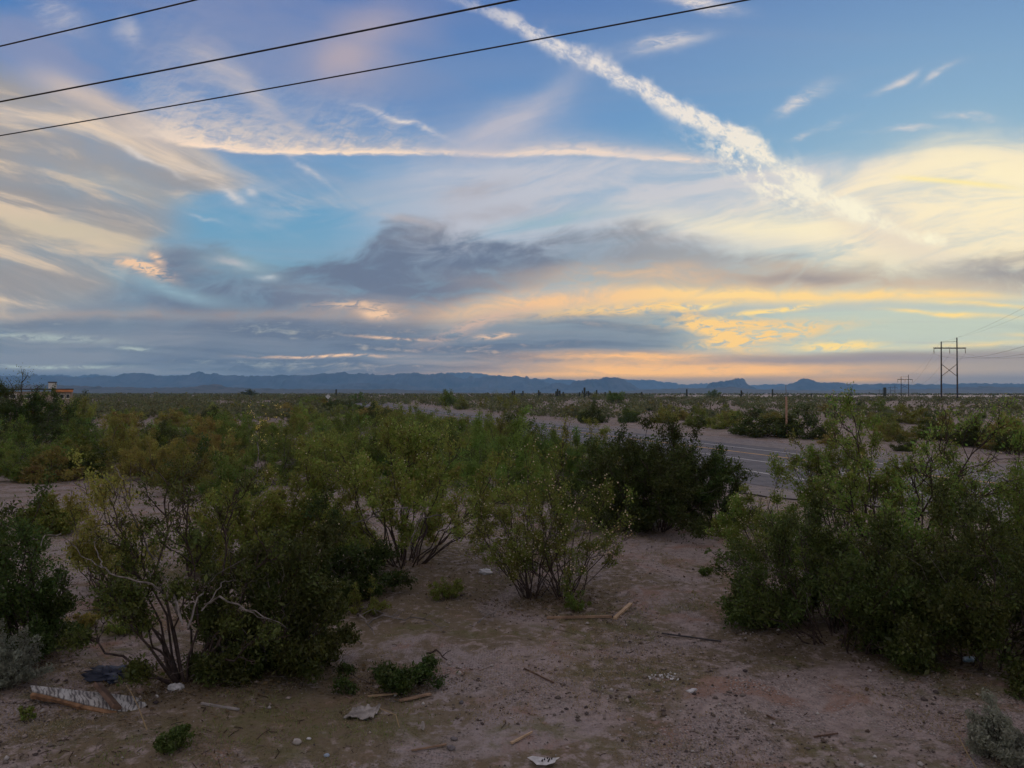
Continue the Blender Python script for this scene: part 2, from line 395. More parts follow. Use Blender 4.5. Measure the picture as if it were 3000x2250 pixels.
# ------------------------------------------------------------------ the low sun behind thin cloud, right of the frame's middle
sun_d = bpy.data.lights.new('sun', 'SUN')
sun_d.energy = 0.5
sun_d.angle = R(20)
sun_d.color = (1.0, 0.74, 0.5)
sun = bpy.data.objects.new('sun', sun_d)
COL.objects.link(sun)
_sd = Vector((math.sin(SUN_AZ) * math.cos(SUN_EL), math.cos(SUN_AZ) * math.cos(SUN_EL), math.sin(SUN_EL)))
sun.rotation_euler = (-_sd).to_track_quat('-Z', 'Y').to_euler()

# ------------------------------------------------------------------ helpers
def tag(o, label=None, cat=None, group=None, kind=None):
    if label: o['label'] = label
    if cat: o['category'] = cat
    if group: o['group'] = group
    if kind: o['kind'] = kind
    return o
def empty(name, loc=(0, 0, 0), rz=0.0):
    o = bpy.data.objects.new(name, None); COL.objects.link(o)
    o.empty_display_size = 0.2
    o.location = loc; o.rotation_euler = (0, 0, rz)
    return o
def mesh_np(name, V, F, smooth=False):
    """mesh from a vertex array and a list of face index arrays (quads and/or triangles)"""
    V = np.asarray(V, dtype=np.float32).reshape(-1, 3)
    if isinstance(F, np.ndarray): F = [F]
    F = [np.asarray(f, dtype=np.int32) for f in F if len(f)]
    me = bpy.data.meshes.new(name)
    me.vertices.add(len(V)); me.vertices.foreach_set('co', V.ravel())
    tot = np.concatenate([np.full(len(f), f.shape[1], np.int32) for f in F])
    idx = np.concatenate([f.ravel() for f in F])
    me.loops.add(len(idx)); me.loops.foreach_set('vertex_index', idx)
    me.polygons.add(len(tot))
    st = np.zeros(len(tot), np.int32); st[1:] = np.cumsum(tot)[:-1]
    me.polygons.foreach_set('loop_start', st)
    if smooth: me.polygons.foreach_set('use_smooth', np.ones(len(tot), bool))
    me.update(calc_edges=True)
    return me
def obj(name, me, mat=None, parent=None, loc=None):
    o = bpy.data.objects.new(name, me); COL.objects.link(o)
    if mat is not None and not me.materials: me.materials.append(mat)
    if parent is not None: o.parent = parent
    if loc is not None: o.location = loc
    return o
class MB:
    """collects boxes, bars, tubes and polygons into one mesh"""
    def __init__(self): self.v = []; self.f = []
    def add(self, V, F):
        b = len(self.v)
        self.v += [tuple(p) for p in V]
        self.f += [tuple(i + b for i in f) for f in F]
        return self
    def box(self, c, s, rz=0.0):
        x, y, z = (d / 2 for d in s)
        P = [(-x, -y, -z), (x, -y, -z), (x, y, -z), (-x, y, -z), (-x, -y, z), (x, -y, z), (x, y, z), (-x, y, z)]
        ca, sa = math.cos(rz), math.sin(rz)
        P = [(c[0] + p[0] * ca - p[1] * sa, c[1] + p[0] * sa + p[1] * ca, c[2] + p[2]) for p in P]
        return self.add(P, [(0, 3, 2, 1), (4, 5, 6, 7), (0, 1, 5, 4), (1, 2, 6, 5), (2, 3, 7, 6), (3, 0, 4, 7)])
    def tube(self, pts, rads, n=6, cap=True):
        pts = [Vector(p) for p in pts]
        if not hasattr(rads, '__len__'): rads = [rads] * len(pts)
        rings = []
        for i, p in enumerate(pts):
            t = (pts[min(i + 1, len(pts) - 1)] - pts[max(i - 1, 0)]).normalized()
            a = t.cross(Vector((0.13, 0.21, 1)) if abs(t.z) < 0.9 else Vector((1, 0.1, 0))).normalized()
            b = t.cross(a)
            rings.append([p + (a * math.cos(2 * math.pi * k / n) + b * math.sin(2 * math.pi * k / n)) * rads[i] for k in range(n)])
        V = [q for r_ in rings for q in r_]; F = []
        for i in range(len(pts) - 1):
            for k in range(n):
                F.append((i * n + k, i * n + (k + 1) % n, (i + 1) * n + (k + 1) % n, (i + 1) * n + k))
        if cap:
            F.append(tuple(range(n))[::-1]); F.append(tuple((len(pts) - 1) * n + k for k in range(n)))
        return self.add(V, F)
    def build(self, name, mat, parent=None, smooth=False):
        me = bpy.data.meshes.new(name)
        me.from_pydata(self.v, [], self.f)
        if smooth:
            for p in me.polygons: p.use_smooth = True
        me.update()
        return obj(name, me, mat, parent)

def _hash(ix, iy, seed):
    n = (ix.astype(np.int64) * 374761393 + iy.astype(np.int64) * 668265263 + seed * 1274126177) & 0xFFFFFFFF
    n = ((n ^ (n >> 13)) * 1274126177) & 0xFFFFFFFF
    n = (n ^ (n >> 16)) & 0xFFFFFFFF
    return n.astype(np.float64) / 4294967295.0
def vnoise(x, y, seed=0):
    x = np.asarray(x, float); y = np.asarray(y, float)
    ix = np.floor(x); iy = np.floor(y); fx = x - ix; fy = y - iy
    ux = fx * fx * (3 - 2 * fx); uy = fy * fy * (3 - 2 * fy)
    a = _hash(ix, iy, seed); b = _hash(ix + 1, iy, seed); c = _hash(ix, iy + 1, seed); d = _hash(ix + 1, iy + 1, seed)
    return (a * (1 - ux) + b * ux) * (1 - uy) + (c * (1 - ux) + d * ux) * uy - 0.5
def fbm(x, y, octv=4, seed=0, gain=0.5):
    s = 0.0; a = 1.0
    for k in range(octv):
        s = s + a * vnoise(np.asarray(x) * 2 ** k + 13.1 * k, np.asarray(y) * 2 ** k + 7.7 * k, seed + k)
        a *= gain
    return s
def ss(a, b, x):
    t = np.clip((np.asarray(x, float) - a) / (b - a), 0, 1)
    return t * t * (3 - 2 * t)

# ------------------------------------------------------------------ lie of the land
RU = np.array([-0.3125, 0.95]); RU = RU / np.linalg.norm(RU)     # the road runs away and to the left
RN = np.array([RU[1], -RU[0]])                                    # across the road, away from the camera
S_NEAR, S_FAR = 20.2, 35.2                                        # asphalt edges, measured across
def across(X, Y): return np.asarray(X) * RN[0] + np.asarray(Y) * RN[1]
MOUNDS = [(2109, 2036, 0.50, 0.05), (2250, 1985, 0.42, 0.06), (2601, 2085, 0.35, 0.04)]
_mw = []
def base_z(Y):
    return -1.0 * ss(12, 36, Y) + 1.0 * ss(110, 300, Y)
def ground_z(X, Y):
    X = np.asarray(X, float); Y = np.asarray(Y, float)
    z = base_z(Y)
    off = 1 - ss(-6.5, -2.0, across(X, Y) - S_NEAR) * ss(8.0, 3.0, across(X, Y) - S_FAR)
    dist = np.hypot(X, Y)
    near = ss(60, 14, dist)
    rough = 0.17 * fbm(X / 4.5, Y / 4.5, 3, 5) + near * (0.050 * fbm(X / 0.9, Y / 0.9, 3, 11) + 0.016 * fbm(X / 0.16, Y / 0.16, 3, 17))
    z = z + rough * off - 0.05 * (1 - off)
    for (mx, my, mr, mh) in _mw:
        d = np.hypot(X - mx, Y - my) / mr
        z = z + mh * np.exp(-((d - 0.75) / 0.28) ** 2)
    return z
def gz(x, y): return float(ground_z(x, y))
def ray(px, py):
    d = np.array([(px - 1500) / 2250.0, 1.0, (1125 - py) / 2250.0])
    c, s = math.cos(PITCH), math.sin(PITCH)
    return np.array([d[0], d[1] * c - d[2] * s, d[1] * s + d[2] * c])
def on_ground(px, py):
    """where the sight line of a photograph pixel meets the ground"""
    d = ray(px, py); lo, hi = 2.0, 4000.0
    t = 2.0
    while t < 4000 and CAM_H + d[2] * t > gz(d[0] * t, d[1] * t): t *= 1.03
    lo, hi = t / 1.03, t
    for _ in range(24):
        m = (lo + hi) / 2
        if CAM_H + d[2] * m > gz(d[0] * m, d[1] * m): lo = m
        else: hi = m
    return Vector((d[0] * hi, d[1] * hi, gz(d[0] * hi, d[1] * hi)))
def at_depth(px, py, Y):
    d = ray(px, py)
    return Vector((d[0] / d[1] * Y, Y, CAM_H + d[2] / d[1] * Y))
for (px, py, mr, mh) in MOUNDS:
    p = on_ground(px, py); _mw.append((p.x, p.y, mr, mh))

# ------------------------------------------------------------------ materials
def new_mat(name):
    m = bpy.data.materials.new(name); m.use_nodes = True
    nt = m.node_tree
    for n in list(nt.nodes): nt.nodes.remove(n)
    out = nt.nodes.new('ShaderNodeOutputMaterial')
    return m, nt, out
def rgba(c): return (c[0], c[1], c[2], 1.0)
def plain_mat(name, c1, c2, scale=8.0, rough=0.8, bump=0.0, stretch=(1, 1, 1), metallic=0.0, detail=4, bscale=None, lo=0.35, hi=0.65):
    m, nt, out = new_mat(name)
    b = nt.nodes.new('ShaderNodeBsdfPrincipled')
    tc = nt.nodes.new('ShaderNodeTexCoord')
    mp = nt.nodes.new('ShaderNodeMapping'); mp.inputs['Scale'].default_value = stretch
    nz = nt.nodes.new('ShaderNodeTexNoise'); nz.inputs['Scale'].default_value = scale; nz.inputs['Detail'].default_value = detail
    cr = nt.nodes.new('ShaderNodeValToRGB')
    cr.color_ramp.elements[0].position = lo; cr.color_ramp.elements[0].color = rgba(c1)
    cr.color_ramp.elements[1].position = hi; cr.color_ramp.elements[1].color = rgba(c2)
    L = nt.links.new
    L(tc.outputs['Object'], mp.inputs['Vector']); L(mp.outputs[0], nz.inputs['Vector'])
    L(nz.outputs['Fac'], cr.inputs[0]); L(cr.outputs[0], b.inputs['Base Color'])
    b.inputs['Roughness'].default_value = rough; b.inputs['Metallic'].default_value = metallic
    b.inputs['Specular IOR Level'].default_value = 0.25
    if bump:
        bp = nt.nodes.new('ShaderNodeBump'); bp.inputs['Strength'].default_value = bump; bp.inputs['Distance'].default_value = 0.02
        L(nz.outputs['Fac'], bp.inputs['Height']); L(bp.outputs[0], b.inputs['Normal'])
    L(b.outputs[0], out.inputs['Surface'])
    return m
def leaf_mat(name, cols, trans=0.3, var=0.25, tone=False):
    """foliage: every leaf takes its own tone, every bush leans a little to its own"""
    m, nt, out = new_mat(name); L = nt.links.new
    ge = nt.nodes.new('ShaderNodeNewGeometry')
    cr = nt.nodes.new('ShaderNodeValToRGB')
    e = cr.color_ramp.elements
    e[0].position, e[0].color = 0.0, rgba(cols[0]); e[1].position, e[1].color = 1.0, rgba(cols[-1])
    for i, c in enumerate(cols[1:-1]):
        q = e.new((i + 1) / (len(cols) - 1)); q.color = rgba(c)
    L(ge.outputs['Random Per Island'], cr.inputs[0])
    oi = nt.nodes.new('ShaderNodeObjectInfo')
    hs = nt.nodes.new('ShaderNodeHueSaturation')
    mr = nt.nodes.new('ShaderNodeMapRange'); mr.inputs[3].default_value = 1 - var; mr.inputs[4].default_value = 1 + var
    L(oi.outputs['Random'], mr.inputs[0]); L(mr.outputs[0], hs.inputs['Value'])
    mh = nt.nodes.new('ShaderNodeMapRange'); mh.inputs[3].default_value = 0.475; mh.inputs[4].default_value = 0.525
    wn = nt.nodes.new('ShaderNodeTexWhiteNoise'); wn.noise_dimensions = '1D'
    L(oi.outputs['Random'], wn.inputs['W']); L(wn.outputs['Value'], mh.inputs[0]); L(mh.outputs[0], hs.inputs['Hue'])
    L(cr.outputs[0], hs.inputs['Color'])
    d = nt.nodes.new('ShaderNodeBsdfDiffuse'); t = nt.nodes.new('ShaderNodeBsdfTranslucent')
    last = hs.outputs[0]
    if tone:                                            # plants of one mass differ in tone
        at = nt.nodes.new('ShaderNodeAttribute'); at.attribute_name = 'tone'
        h2 = nt.nodes.new('ShaderNodeHueSaturation')
        m2 = nt.nodes.new('ShaderNodeMapRange'); m2.inputs[3].default_value = 0.72; m2.inputs[4].default_value = 1.28
        m3 = nt.nodes.new('ShaderNodeMapRange'); m3.inputs[3].default_value = 0.465; m3.inputs[4].default_value = 0.53
        L(at.outputs['Fac'], m2.inputs[0]); L(at.outputs['Fac'], m3.inputs[0])
        L(m2.outputs[0], h2.inputs['Value']); L(m3.outputs[0], h2.inputs['Hue']); L(last, h2.inputs['Color']); last = h2.outputs[0]
    L(last, d.inputs['Color'])
    if not trans:
        L(d.outputs[0], out.inputs['Surface']); return m
    # a thin leaf reflects and lets through about alike, with a resinous sheen
    L(last, t.inputs['Color'])
    ad = nt.nodes.new('ShaderNodeAddShader'); L(d.outputs[0], ad.inputs[0]); L(t.outputs[0], ad.inputs[1])
    if trans < 0.3:                                     # thicker leaves let less through
        part = nt.nodes.new('ShaderNodeMixShader'); part.inputs[0].default_value = trans / 0.3
        L(d.outputs[0], part.inputs[1]); L(ad.outputs[0], part.inputs[2]); ad = part
    gl = nt.nodes.new('ShaderNodeBsdfGlossy'); gl.inputs['Roughness'].default_value = 0.42; gl.inputs['Color'].default_value = (0.8, 0.8, 0.7, 1)
    mx = nt.nodes.new('ShaderNodeMixShader'); mx.inputs[0].default_value = 0.022
    L(ad.outputs[0], mx.inputs[1]); L(gl.outputs[0], mx.inputs[2]); L(mx.outputs[0], out.inputs['Surface'])
    return m

def ground_mat():
    m, nt, out = new_mat('desert_soil'); S.nt = nt; L = nt.links.new
    b = nt.nodes.new('ShaderNodeBsdfPrincipled')
    ge = nt.nodes.new('ShaderNodeNewGeometry'); pos = ge.outputs['Position']
    def nz(scale, detail=4, rough=0.55, dist=0.0, off=0.0):
        mp = nt.nodes.new('ShaderNodeMapping'); mp.inputs['Location'].default_value = (off, off * 1.7, 0)
        L(pos, mp.inputs['Vector'])
        n = nt.nodes.new('ShaderNodeTexNoise'); n.noise_dimensions = '2D'
        n.inputs['Scale'].default_value = scale; n.inputs['Detail'].default_value = detail
        n.inputs['Roughness'].default_value = rough; n.inputs['Distortion'].default_value = dist
        L(mp.outputs[0], n.inputs['Vector']); return S(n.outputs['Fac'])
    def vor(scale, off=0.0):
        n = nt.nodes.new('ShaderNodeTexVoronoi'); n.voronoi_dimensions = '2D'
        n.inputs['Scale'].default_value = scale
        mp = nt.nodes.new('ShaderNodeMapping'); mp.inputs['Location'].default_value = (off, off, 0)
        L(pos, mp.inputs['Vector']); L(mp.outputs[0], n.inputs['Vector'])
        s = nt.nodes.new('ShaderNodeSeparateColor'); L(n.outputs['Color'], s.inputs[0])
        return S(n.outputs['Distance']), S(s.outputs[0])
    big = nz(0.32, 4, 0.6, 0.5); mid = nz(1.3, 5, 0.62, 0.6, 3.0); fine = nz(7.0, 5, 0.65, 0.0, 7.0); grit = nz(46.0, 3, 0.7, 0.0, 9.0)
    vd, vc = vor(34.0); vd2, vc2 = vor(13.0, 4.0)
    sand = mixc((0.335, 0.272, 0.244, 1), (0.235, 0.186, 0.166, 1), sm(0.35, 0.65, fine))
    sand = mixc(sand, (0.31, 0.262, 0.248, 1), sm(0.45, 0.65, big))
    red = mixc(sand, (0.255, 0.150, 0.105, 1), sm(0.52, 0.68, mid) * 0.75)
    # gravel: single stones of grey, tan and rust, thicker in some patches
    stone = mixc((0.135, 0.115, 0.110, 1), (0.42, 0.37, 0.34, 1), vc)
    gmask = sm(0.20, 0.62, sm(0.42, 0.62, nz(0.75, 4, 0.6, 0.4, 15.0)) * 0.8 + sm(0.45, 0.6, fine) * 0.25)
    c1 = mixc(red, stone, sm(0.40, 0.30, vd) * (0.25 + 0.75 * gmask) * 0.9)
    c1 = mixc(c1, mixc((0.10, 0.085, 0.08, 1), (0.40, 0.34, 0.31, 1), vc2), sm(0.22, 0.16, vd2) * sm(0.55, 0.9, vc2 * 0.6 + gmask * 0.5))
    # twig and leaf litter, dry annual grass
    sx = nt.nodes.new('ShaderNodeSeparateXYZ'); L(pos, sx.inputs[0])
    wx_, wy_ = S(sx.outputs[0]), S(sx.outputs[1])
    def spot(cx, cy, rx, ry):
        u = (wx_ - cx) * (1 / rx); v = (wy_ - cy) * (1 / ry)
        return S.op('POWER', 0.36788, u * u + v * v)
    # litter gathers among the left bushes, weeds at the foot of the right ones
    lb = spot(-2.6, 8.5, 2.2, 2.6) + spot(-0.6, 12.0, 3.0, 2.2) + spot(4.2, 9.6, 1.8, 1.4) + spot(-2.0, 7.0, 1.6, 0.9)
    wb = spot(3.9, 8.6, 1.8, 0.55) + spot(5.0, 8.0, 1.6, 0.5) + spot(1.4, 9.9, 1.6, 0.7) + spot(-1.6, 6.9, 1.6, 0.5)
    lit = sm(0.47, 0.62, nz(0.55, 5, 0.65, 0.8, 21.0) + lb * 0.16) * sm(0.36, 0.58, fine + lb * 0.08)
    c1 = mixc(c1, (0.150, 0.118, 0.068, 1), lit * 0.85)
    gr = sm(0.52, 0.66, nz(0.42, 5, 0.62, 0.7, 31.0) + wb * 0.16) * sm(0.42, 0.6, nz(3.0, 5, 0.65, 0.3, 33.0))
    c1 = mixc(c1, (0.125, 0.120, 0.050, 1), gr * 0.7)
    c1 = mixc(c1, (0.06, 0.045, 0.038, 1), sm(0.62, 0.72, grit) * 0.55)
    hs = nt.nodes.new('ShaderNodeHueSaturation'); hs.inputs['Value'].default_value = 1.0
    L(c1, hs.inputs['Color']); L(hs.outputs[0], b.inputs['Base Color'])
    b.inputs['Roughness'].default_value = 0.95; b.inputs['Specular IOR Level'].default_value = 0.1
    h = grit * 0.35 + fine * 0.5 + sm(0.45, 0.1, vd) * 0.35 * gmask + sm(0.3, 0.05, vd2) * 0.4
    bp = nt.nodes.new('ShaderNodeBump'); bp.inputs['Strength'].default_value = 0.9; bp.inputs['Distance'].default_value = 0.03
    L(h.s, bp.inputs['Height']); L(bp.outputs[0], b.inputs['Normal'])
    L(b.outputs[0], out.inputs['Surface'])
    return m

# ------------------------------------------------------------------ ground sheet
def make_ground():
    ys = [-2500, -600, -150, -50, -20, -8, -2, 1.0, 2.5]
    y = 3.2
    while y < 13: ys.append(y); y += 0.045 + 0.004 * (y - 3.2)
    while y < 40: ys.append(y); y *= 1.0125
    while y < 400: ys.append(y); y *= 1.035
    while y < 17000: ys.append(y); y *= 1.12
    ys.append(17500)
    ys = np.array(ys)
    n = 330
    t = np.linspace(-1, 1, n)
    wide = 1.15 * np.maximum(ys, 0) + 6.5 + 3.0 * np.abs(np.minimum(ys, 0))
    wide = np.minimum(wide, 14500)
    YY = np.repeat(ys[:, None], n, 1); XX = wide[:, None] * (t * (0.55 + 0.45 * t * t))[None, :]
    ZZ = ground_z(XX, YY)
    V = np.stack([XX, YY, ZZ], -1).reshape(-1, 3)
    r, c = len(ys), n
    i = np.arange(r - 1)[:, None] * c + np.arange(c - 1)[None, :]
    F = np.stack([i, i + 1, i + c + 1, i + c], -1).reshape(-1, 4)
    o = obj('ground', mesh_np('ground', V, F, True), ground_mat())
    tag(o, 'pinkish desert soil with gravel and dry weed patches', kind='structure')
make_ground()

# ------------------------------------------------------------------ road
def road_strip(name, s0, s1, t0, t1, lift, mat, wob=0.0, label=None, parent=None):
    ts = np.concatenate([np.arange(t0, min(t1, 140), 1.5), np.geomspace(max(t0, 140), t1, 40) if t1 > 140 else []])
    ts = np.unique(ts)
    k = 9 if (s1 - s0) > 2 else 2
    ss_ = np.linspace(s0, s1, k)
    T, Q = np.meshgrid(ts, ss_, indexing='ij')
    if wob:
        Q = Q.copy()
        Q[:, 0] += wob * fbm(ts / 1.3, ts * 0 + 3, 4, 3); Q[:, -1] += wob * fbm(ts / 1.3, ts * 0 + 9, 4, 4)
    X = RU[0] * T + RN[0] * Q; Y = RU[1] * T + RN[1] * Q
    Z = base_z(Y) + lift
    V = np.stack([X, Y, Z], -1).reshape(-1, 3)
    r, c = len(ts), k
    i = np.arange(r - 1)[:, None] * c + np.arange(c - 1)[None, :]
    F = np.stack([i, i + 1, i + c + 1, i + c], -1).reshape(-1, 4)[:, ::-1]
    return obj(name, mesh_np(name, V, F), mat, parent)
asphalt = plain_mat('asphalt', (0.085, 0.085, 0.098), (0.135, 0.133, 0.148), 1.2, 0.85, 0.25, (1, 1, 1), detail=8)
shoulder = plain_mat('road_shoulder_gravel', (0.15, 0.135, 0.135), (0.25, 0.215, 0.20), 2.2, 0.95, 0.5, detail=9)
paint_w = plain_mat('white_road_paint', (0.26, 0.25, 0.25), (0.48, 0.47, 0.46), 9.0, 0.7, detail=6, lo=0.3, hi=0.5)
paint_y = plain_mat('yellow_road_paint', (0.40, 0.23, 0.07), (0.62, 0.36, 0.10), 9.0, 0.7, detail=6, lo=0.3, hi=0.5)
tag(road_strip('road_shoulder', 17.4, 39.6, -40, 300, 0.000, shoulder, 1.1), 'grey gravel shoulder along the two lane road', kind='structure')
road = tag(road_strip('road', S_NEAR, S_FAR, -40, 300, 0.012, asphalt, 0.18), 'grey asphalt road crossing the desert behind the bushes', kind='structure')
for (nm, s0, s1, t0, t1, mt) in (('edge_line', 33.05, 33.25, -40, 298, paint_w), ('centre_line', 30.5, 30.72, -40, 298, paint_y),
                                 ('lane_line', 27.5, 27.72, -40, 298, paint_w), ('gore_line', 26.95, 27.15, -40, 34, paint_w), ('edge_line', 23.6, 23.82, -40, 45, paint_w)):
    road_strip(nm, s0, s1, t0, t1, 0.018, mt, parent=road)

# pale bare flat far out on the right
def pale_flat():
    ys = np.linspace(470, 760, 12); t = np.linspace(0, 1, 60)
    YY = np.repeat(ys[:, None], 60, 1); XX = YY * (0.20 + 0.75 * t)[None, :] 
    w = fbm(t * 14, t * 0, 3, 5) * 60
    YY = YY + w[None, :] * np.linspace(1, 0.4, 12)[:, None]
    V = np.stack([XX, YY, ground_z(XX, YY) + 0.12], -1).reshape(-1, 3)
    i = np.arange(11)[:, None] * 60 + np.arange(59)[None, :]
    F = np.stack([i, i + 1, i + 61, i + 60], -1).reshape(-1, 4)
    o = obj('pale_flat', mesh_np('pale_flat', V, F), plain_mat('pale_silt', (0.36, 0.31, 0.28), (0.48, 0.42, 0.38), 0.05, 0.95))
    tag(o, 'pale bare silt flat far out before the buttes', kind='structure')
pale_flat()

# ------------------------------------------------------------------ mountains and hills
rock = plain_mat('far_rock', (0.025, 0.024, 0.026), (0.110, 0.098, 0.094), 0.004, 0.95, 0.0, detail=8)
hillm = plain_mat('scrub_slope', (0.045, 0.048, 0.032), (0.12, 0.098, 0.085), 0.02, 0.95, 0.0, detail=8)
def range_mesh(name, prof, D, depth, mat, rough=0.12, nx=1000, seed=0, foot=-1.5, label=None, gul=1.0):
    """a ridge whose crest, seen from the desert, follows the profile (photograph pixels); it falls away both ways in spurs and gullies"""
    px = np.array([p[0] for p in prof], float); py = np.array([p[1] for p in prof], float)
    xs = np.linspace(px[0], px[-1], nx)
    hy = np.interp(xs, px, py)
    X0 = (xs - 1500) / 2250.0 * D
    H = (1150 - hy) / 2250.0 * D + CAM_H
    H = np.maximum(H + (fbm(xs / 8.0, xs * 0, 4, seed, 0.6) * 3.6 - np.abs(fbm(xs / 5.0, xs * 0 + 4, 3, seed + 9)) * 2.5 + 0.7) / 2250.0 * D * np.clip((1150 - hy) / 14, 0, 1), 0.3)
    rows = np.concatenate([np.linspace(-1, 0, 15), np.linspace(0, 1, 8)[1:]])
    V = []
    sc = depth
    for q in rows:
        if q <= 0: f = (1 + q) ** 1.25
        else: f = (1 - q) ** 1.4
        yy = D + q * sc
        n1 = fbm(X0 / (depth * 0.16) + q * 0.35, np.full(nx, q * 2.2), 5, seed + 7, 0.55)
        ridg = np.abs(fbm(X0 / (depth * 0.10) + q * 0.4, np.full(nx, q * 1.3), 4, seed + 23)) * 2
        z = H * f * (1 - gul * np.clip(0.30 - n1 * 0.8 + ridg * 0.30, 0, 0.85) * (4 * f * (1 - f)) ** 0.7)
        z = np.where(np.abs(q) > 0.999, foot, np.maximum(z, foot + 0.5))
        V.append(np.stack([X0 * yy / D if q > 0 else X0, np.full(nx, yy) + fbm(X0 / (depth * 0.3), X0 * 0 + q, 3, seed + 3) * depth * 0.12 * (1 - abs(q) ** 4), z], -1))
    V = np.array(V); r, c = V.shape[:2]
    i = np.arange(r - 1)[:, None] * c + np.arange(c - 1)[None, :]
    F = np.stack([i, i + 1, i + c + 1, i + c], -1).reshape(-1, 4)
    o = obj(name, mesh_np(name, V.reshape(-1, 3), F, True), mat)
    tag(o, label, kind='structure')
    return o
P_main = [(-900, 1110), (-500, 1098), (-100, 1104), (60, 1100), (131, 1098), (158, 1102), (200, 1103), (235, 1106), (276, 1105), (307, 1101), (353, 1101), (362, 1096), (407, 1092), (434, 1094), (457, 1101), (511, 1101), (520, 1098), (549, 1098), (556, 1092), (572, 1088), (586, 1088), (592, 1094), (608, 1094), (624, 1091), (637, 1098), (705, 1101), (787, 1102), (818, 1097), (850, 1099), (881, 1101), (945, 1094), (985, 1093), (1004, 1089), (1012, 1092), (1027, 1096), (1050, 1093), (1081, 1096), (1117, 1099), (1154, 1096), (1181, 1092), (1205, 1093), (1214, 1090), (1226, 1094), (1244, 1098), (1280, 1096), (1296, 1092), (1316, 1097), (1357, 1109), (1369, 1108), (1375, 1101), (1385, 1102), (1389, 1106), (1407, 1109), (1416, 1102), (1440, 1103), (1466, 1100), (1484, 1104), (1515, 1101), (1530, 1104), (1545, 1103), (1556, 1113), (1563, 1107), (1572, 1110), (1606, 1122), (1633, 1132), (1700, 1140), (1780, 1149)]
P_back = [(-700, 1104), (100, 1104), (180, 1097), (230, 1104), (280, 1097), (330, 1106), (600, 1110), (1000, 1112), (1290, 1104), (1312, 1093), (1360, 1092), (1398, 1092), (1434, 1099), (1500, 1110), (1588, 1112), (1606, 1108), (1633, 1114), (1655, 1111), (1683, 1115), (1740, 1120), (1832, 1111), (1860, 1114), (1886, 1112), (1927, 1116), (1963, 1120), (2000, 1127), (2072, 1123), (2100, 1128), (2203, 1129), (2240, 1126), (2303, 1126), (2420, 1130), (2700, 1136), (3200, 1140), (3900, 1138)]
P_b1 = [(1480, 1146), (1560, 1140), (1600, 1134), (1626, 1121), (1640, 1120), (1655, 1124), (1669, 1127), (1680, 1119), (1700, 1114), (1723, 1111), (1741, 1112), (1769, 1106), (1800, 1106), (1812, 1107), (1827, 1110), (1845, 1121), (1873, 1137), (1920, 1146), (1960, 1150)]
P_b2 = [(1990, 1150), (2040, 1142), (2066, 1136), (2075, 1124), (2088, 1120), (2110, 1119), (2140, 1115), (2154, 1109), (2174, 1108), (2183, 1112), (2189, 1128), (2203, 1139), (2240, 1146), (2280, 1150)]
P_b3 = [(2180, 1150), (2240, 1141), (2300, 1129), (2326, 1120), (2350, 1108), (2368, 1108), (2380, 1114), (2407, 1123), (2434, 1121), (2461, 1119), (2497, 1125), (2579, 1124), (2678, 1126), (2814, 1125), (2859, 1122), (2930, 1124), (3000, 1124), (3200, 1128), (3600, 1122), (4000, 1134)]
P_low = [(-900, 1136), (-300, 1130), (100, 1127), (217, 1130), (316, 1134), (407, 1136), (520, 1136), (565, 1132), (600, 1127), (619, 1125), (640, 1127), (664, 1135), (723, 1138), (860, 1140), (1000, 1140), (1090, 1142), (1145, 1139), (1200, 1143), (1271, 1144), (1316, 1149), (1400, 1151)]
P_lowr = [(1640, 1151), (1720, 1149), (1823, 1147), (1900, 1142), (2000, 1138), (2070, 1138), (2145, 1135), (2180, 1138), (2217, 1141), (2330, 1143), (2452, 1144), (2588, 1141), (2700, 1140), (2768, 1138), (2830, 1136), (2881, 1132), (2949, 1134), (3100, 1136), (3500, 1130), (4000, 1136)]
range_mesh('mountains', P_back, 13500, 1500, rock, seed=41, label='faint blue mountain range farthest away', gul=0.8)
range_mesh('mountains', P_main, 9800, 1700, rock, seed=51, label='jagged dark blue mountain ridge along the horizon')
P_mid = [(300, 1146), (420, 1138), (500, 1134), (560, 1137), (700, 1140), (850, 1139), (930, 1132), (1000, 1128), (1040, 1124), (1075, 1123), (1110, 1126), (1150, 1124), (1185, 1128), (1260, 1136), (1330, 1139), (1400, 1134), (1470, 1138), (1540, 1144), (1600, 1149)]
range_mesh('mountains', P_mid, 8200, 900, rock, seed=56, nx=420, label='lower blue foothill ridge in front of the jagged ridge')
range_mesh('mountains', P_b1, 8600, 900, rock, seed=61, nx=260, label='broad flat topped mountain right of the jagged ridge')
range_mesh('mountains', P_b2, 8600, 700, rock, seed=71, nx=240, label='steep sided butte with a flat sloping top')
range_mesh('mountains', P_b3, 9200, 900, rock, seed=81, nx=320, label='rounded peak with a long level shoulder to its right')
range_mesh('hills', P_low, 4200, 900, hillm, seed=91, nx=320, label='low brown hills before the jagged ridge', gul=0.6)
range_mesh('hills', P_lowr, 5200, 1500, hillm, seed=101, nx=320, label='low dark slope under the buttes', gul=0.6)

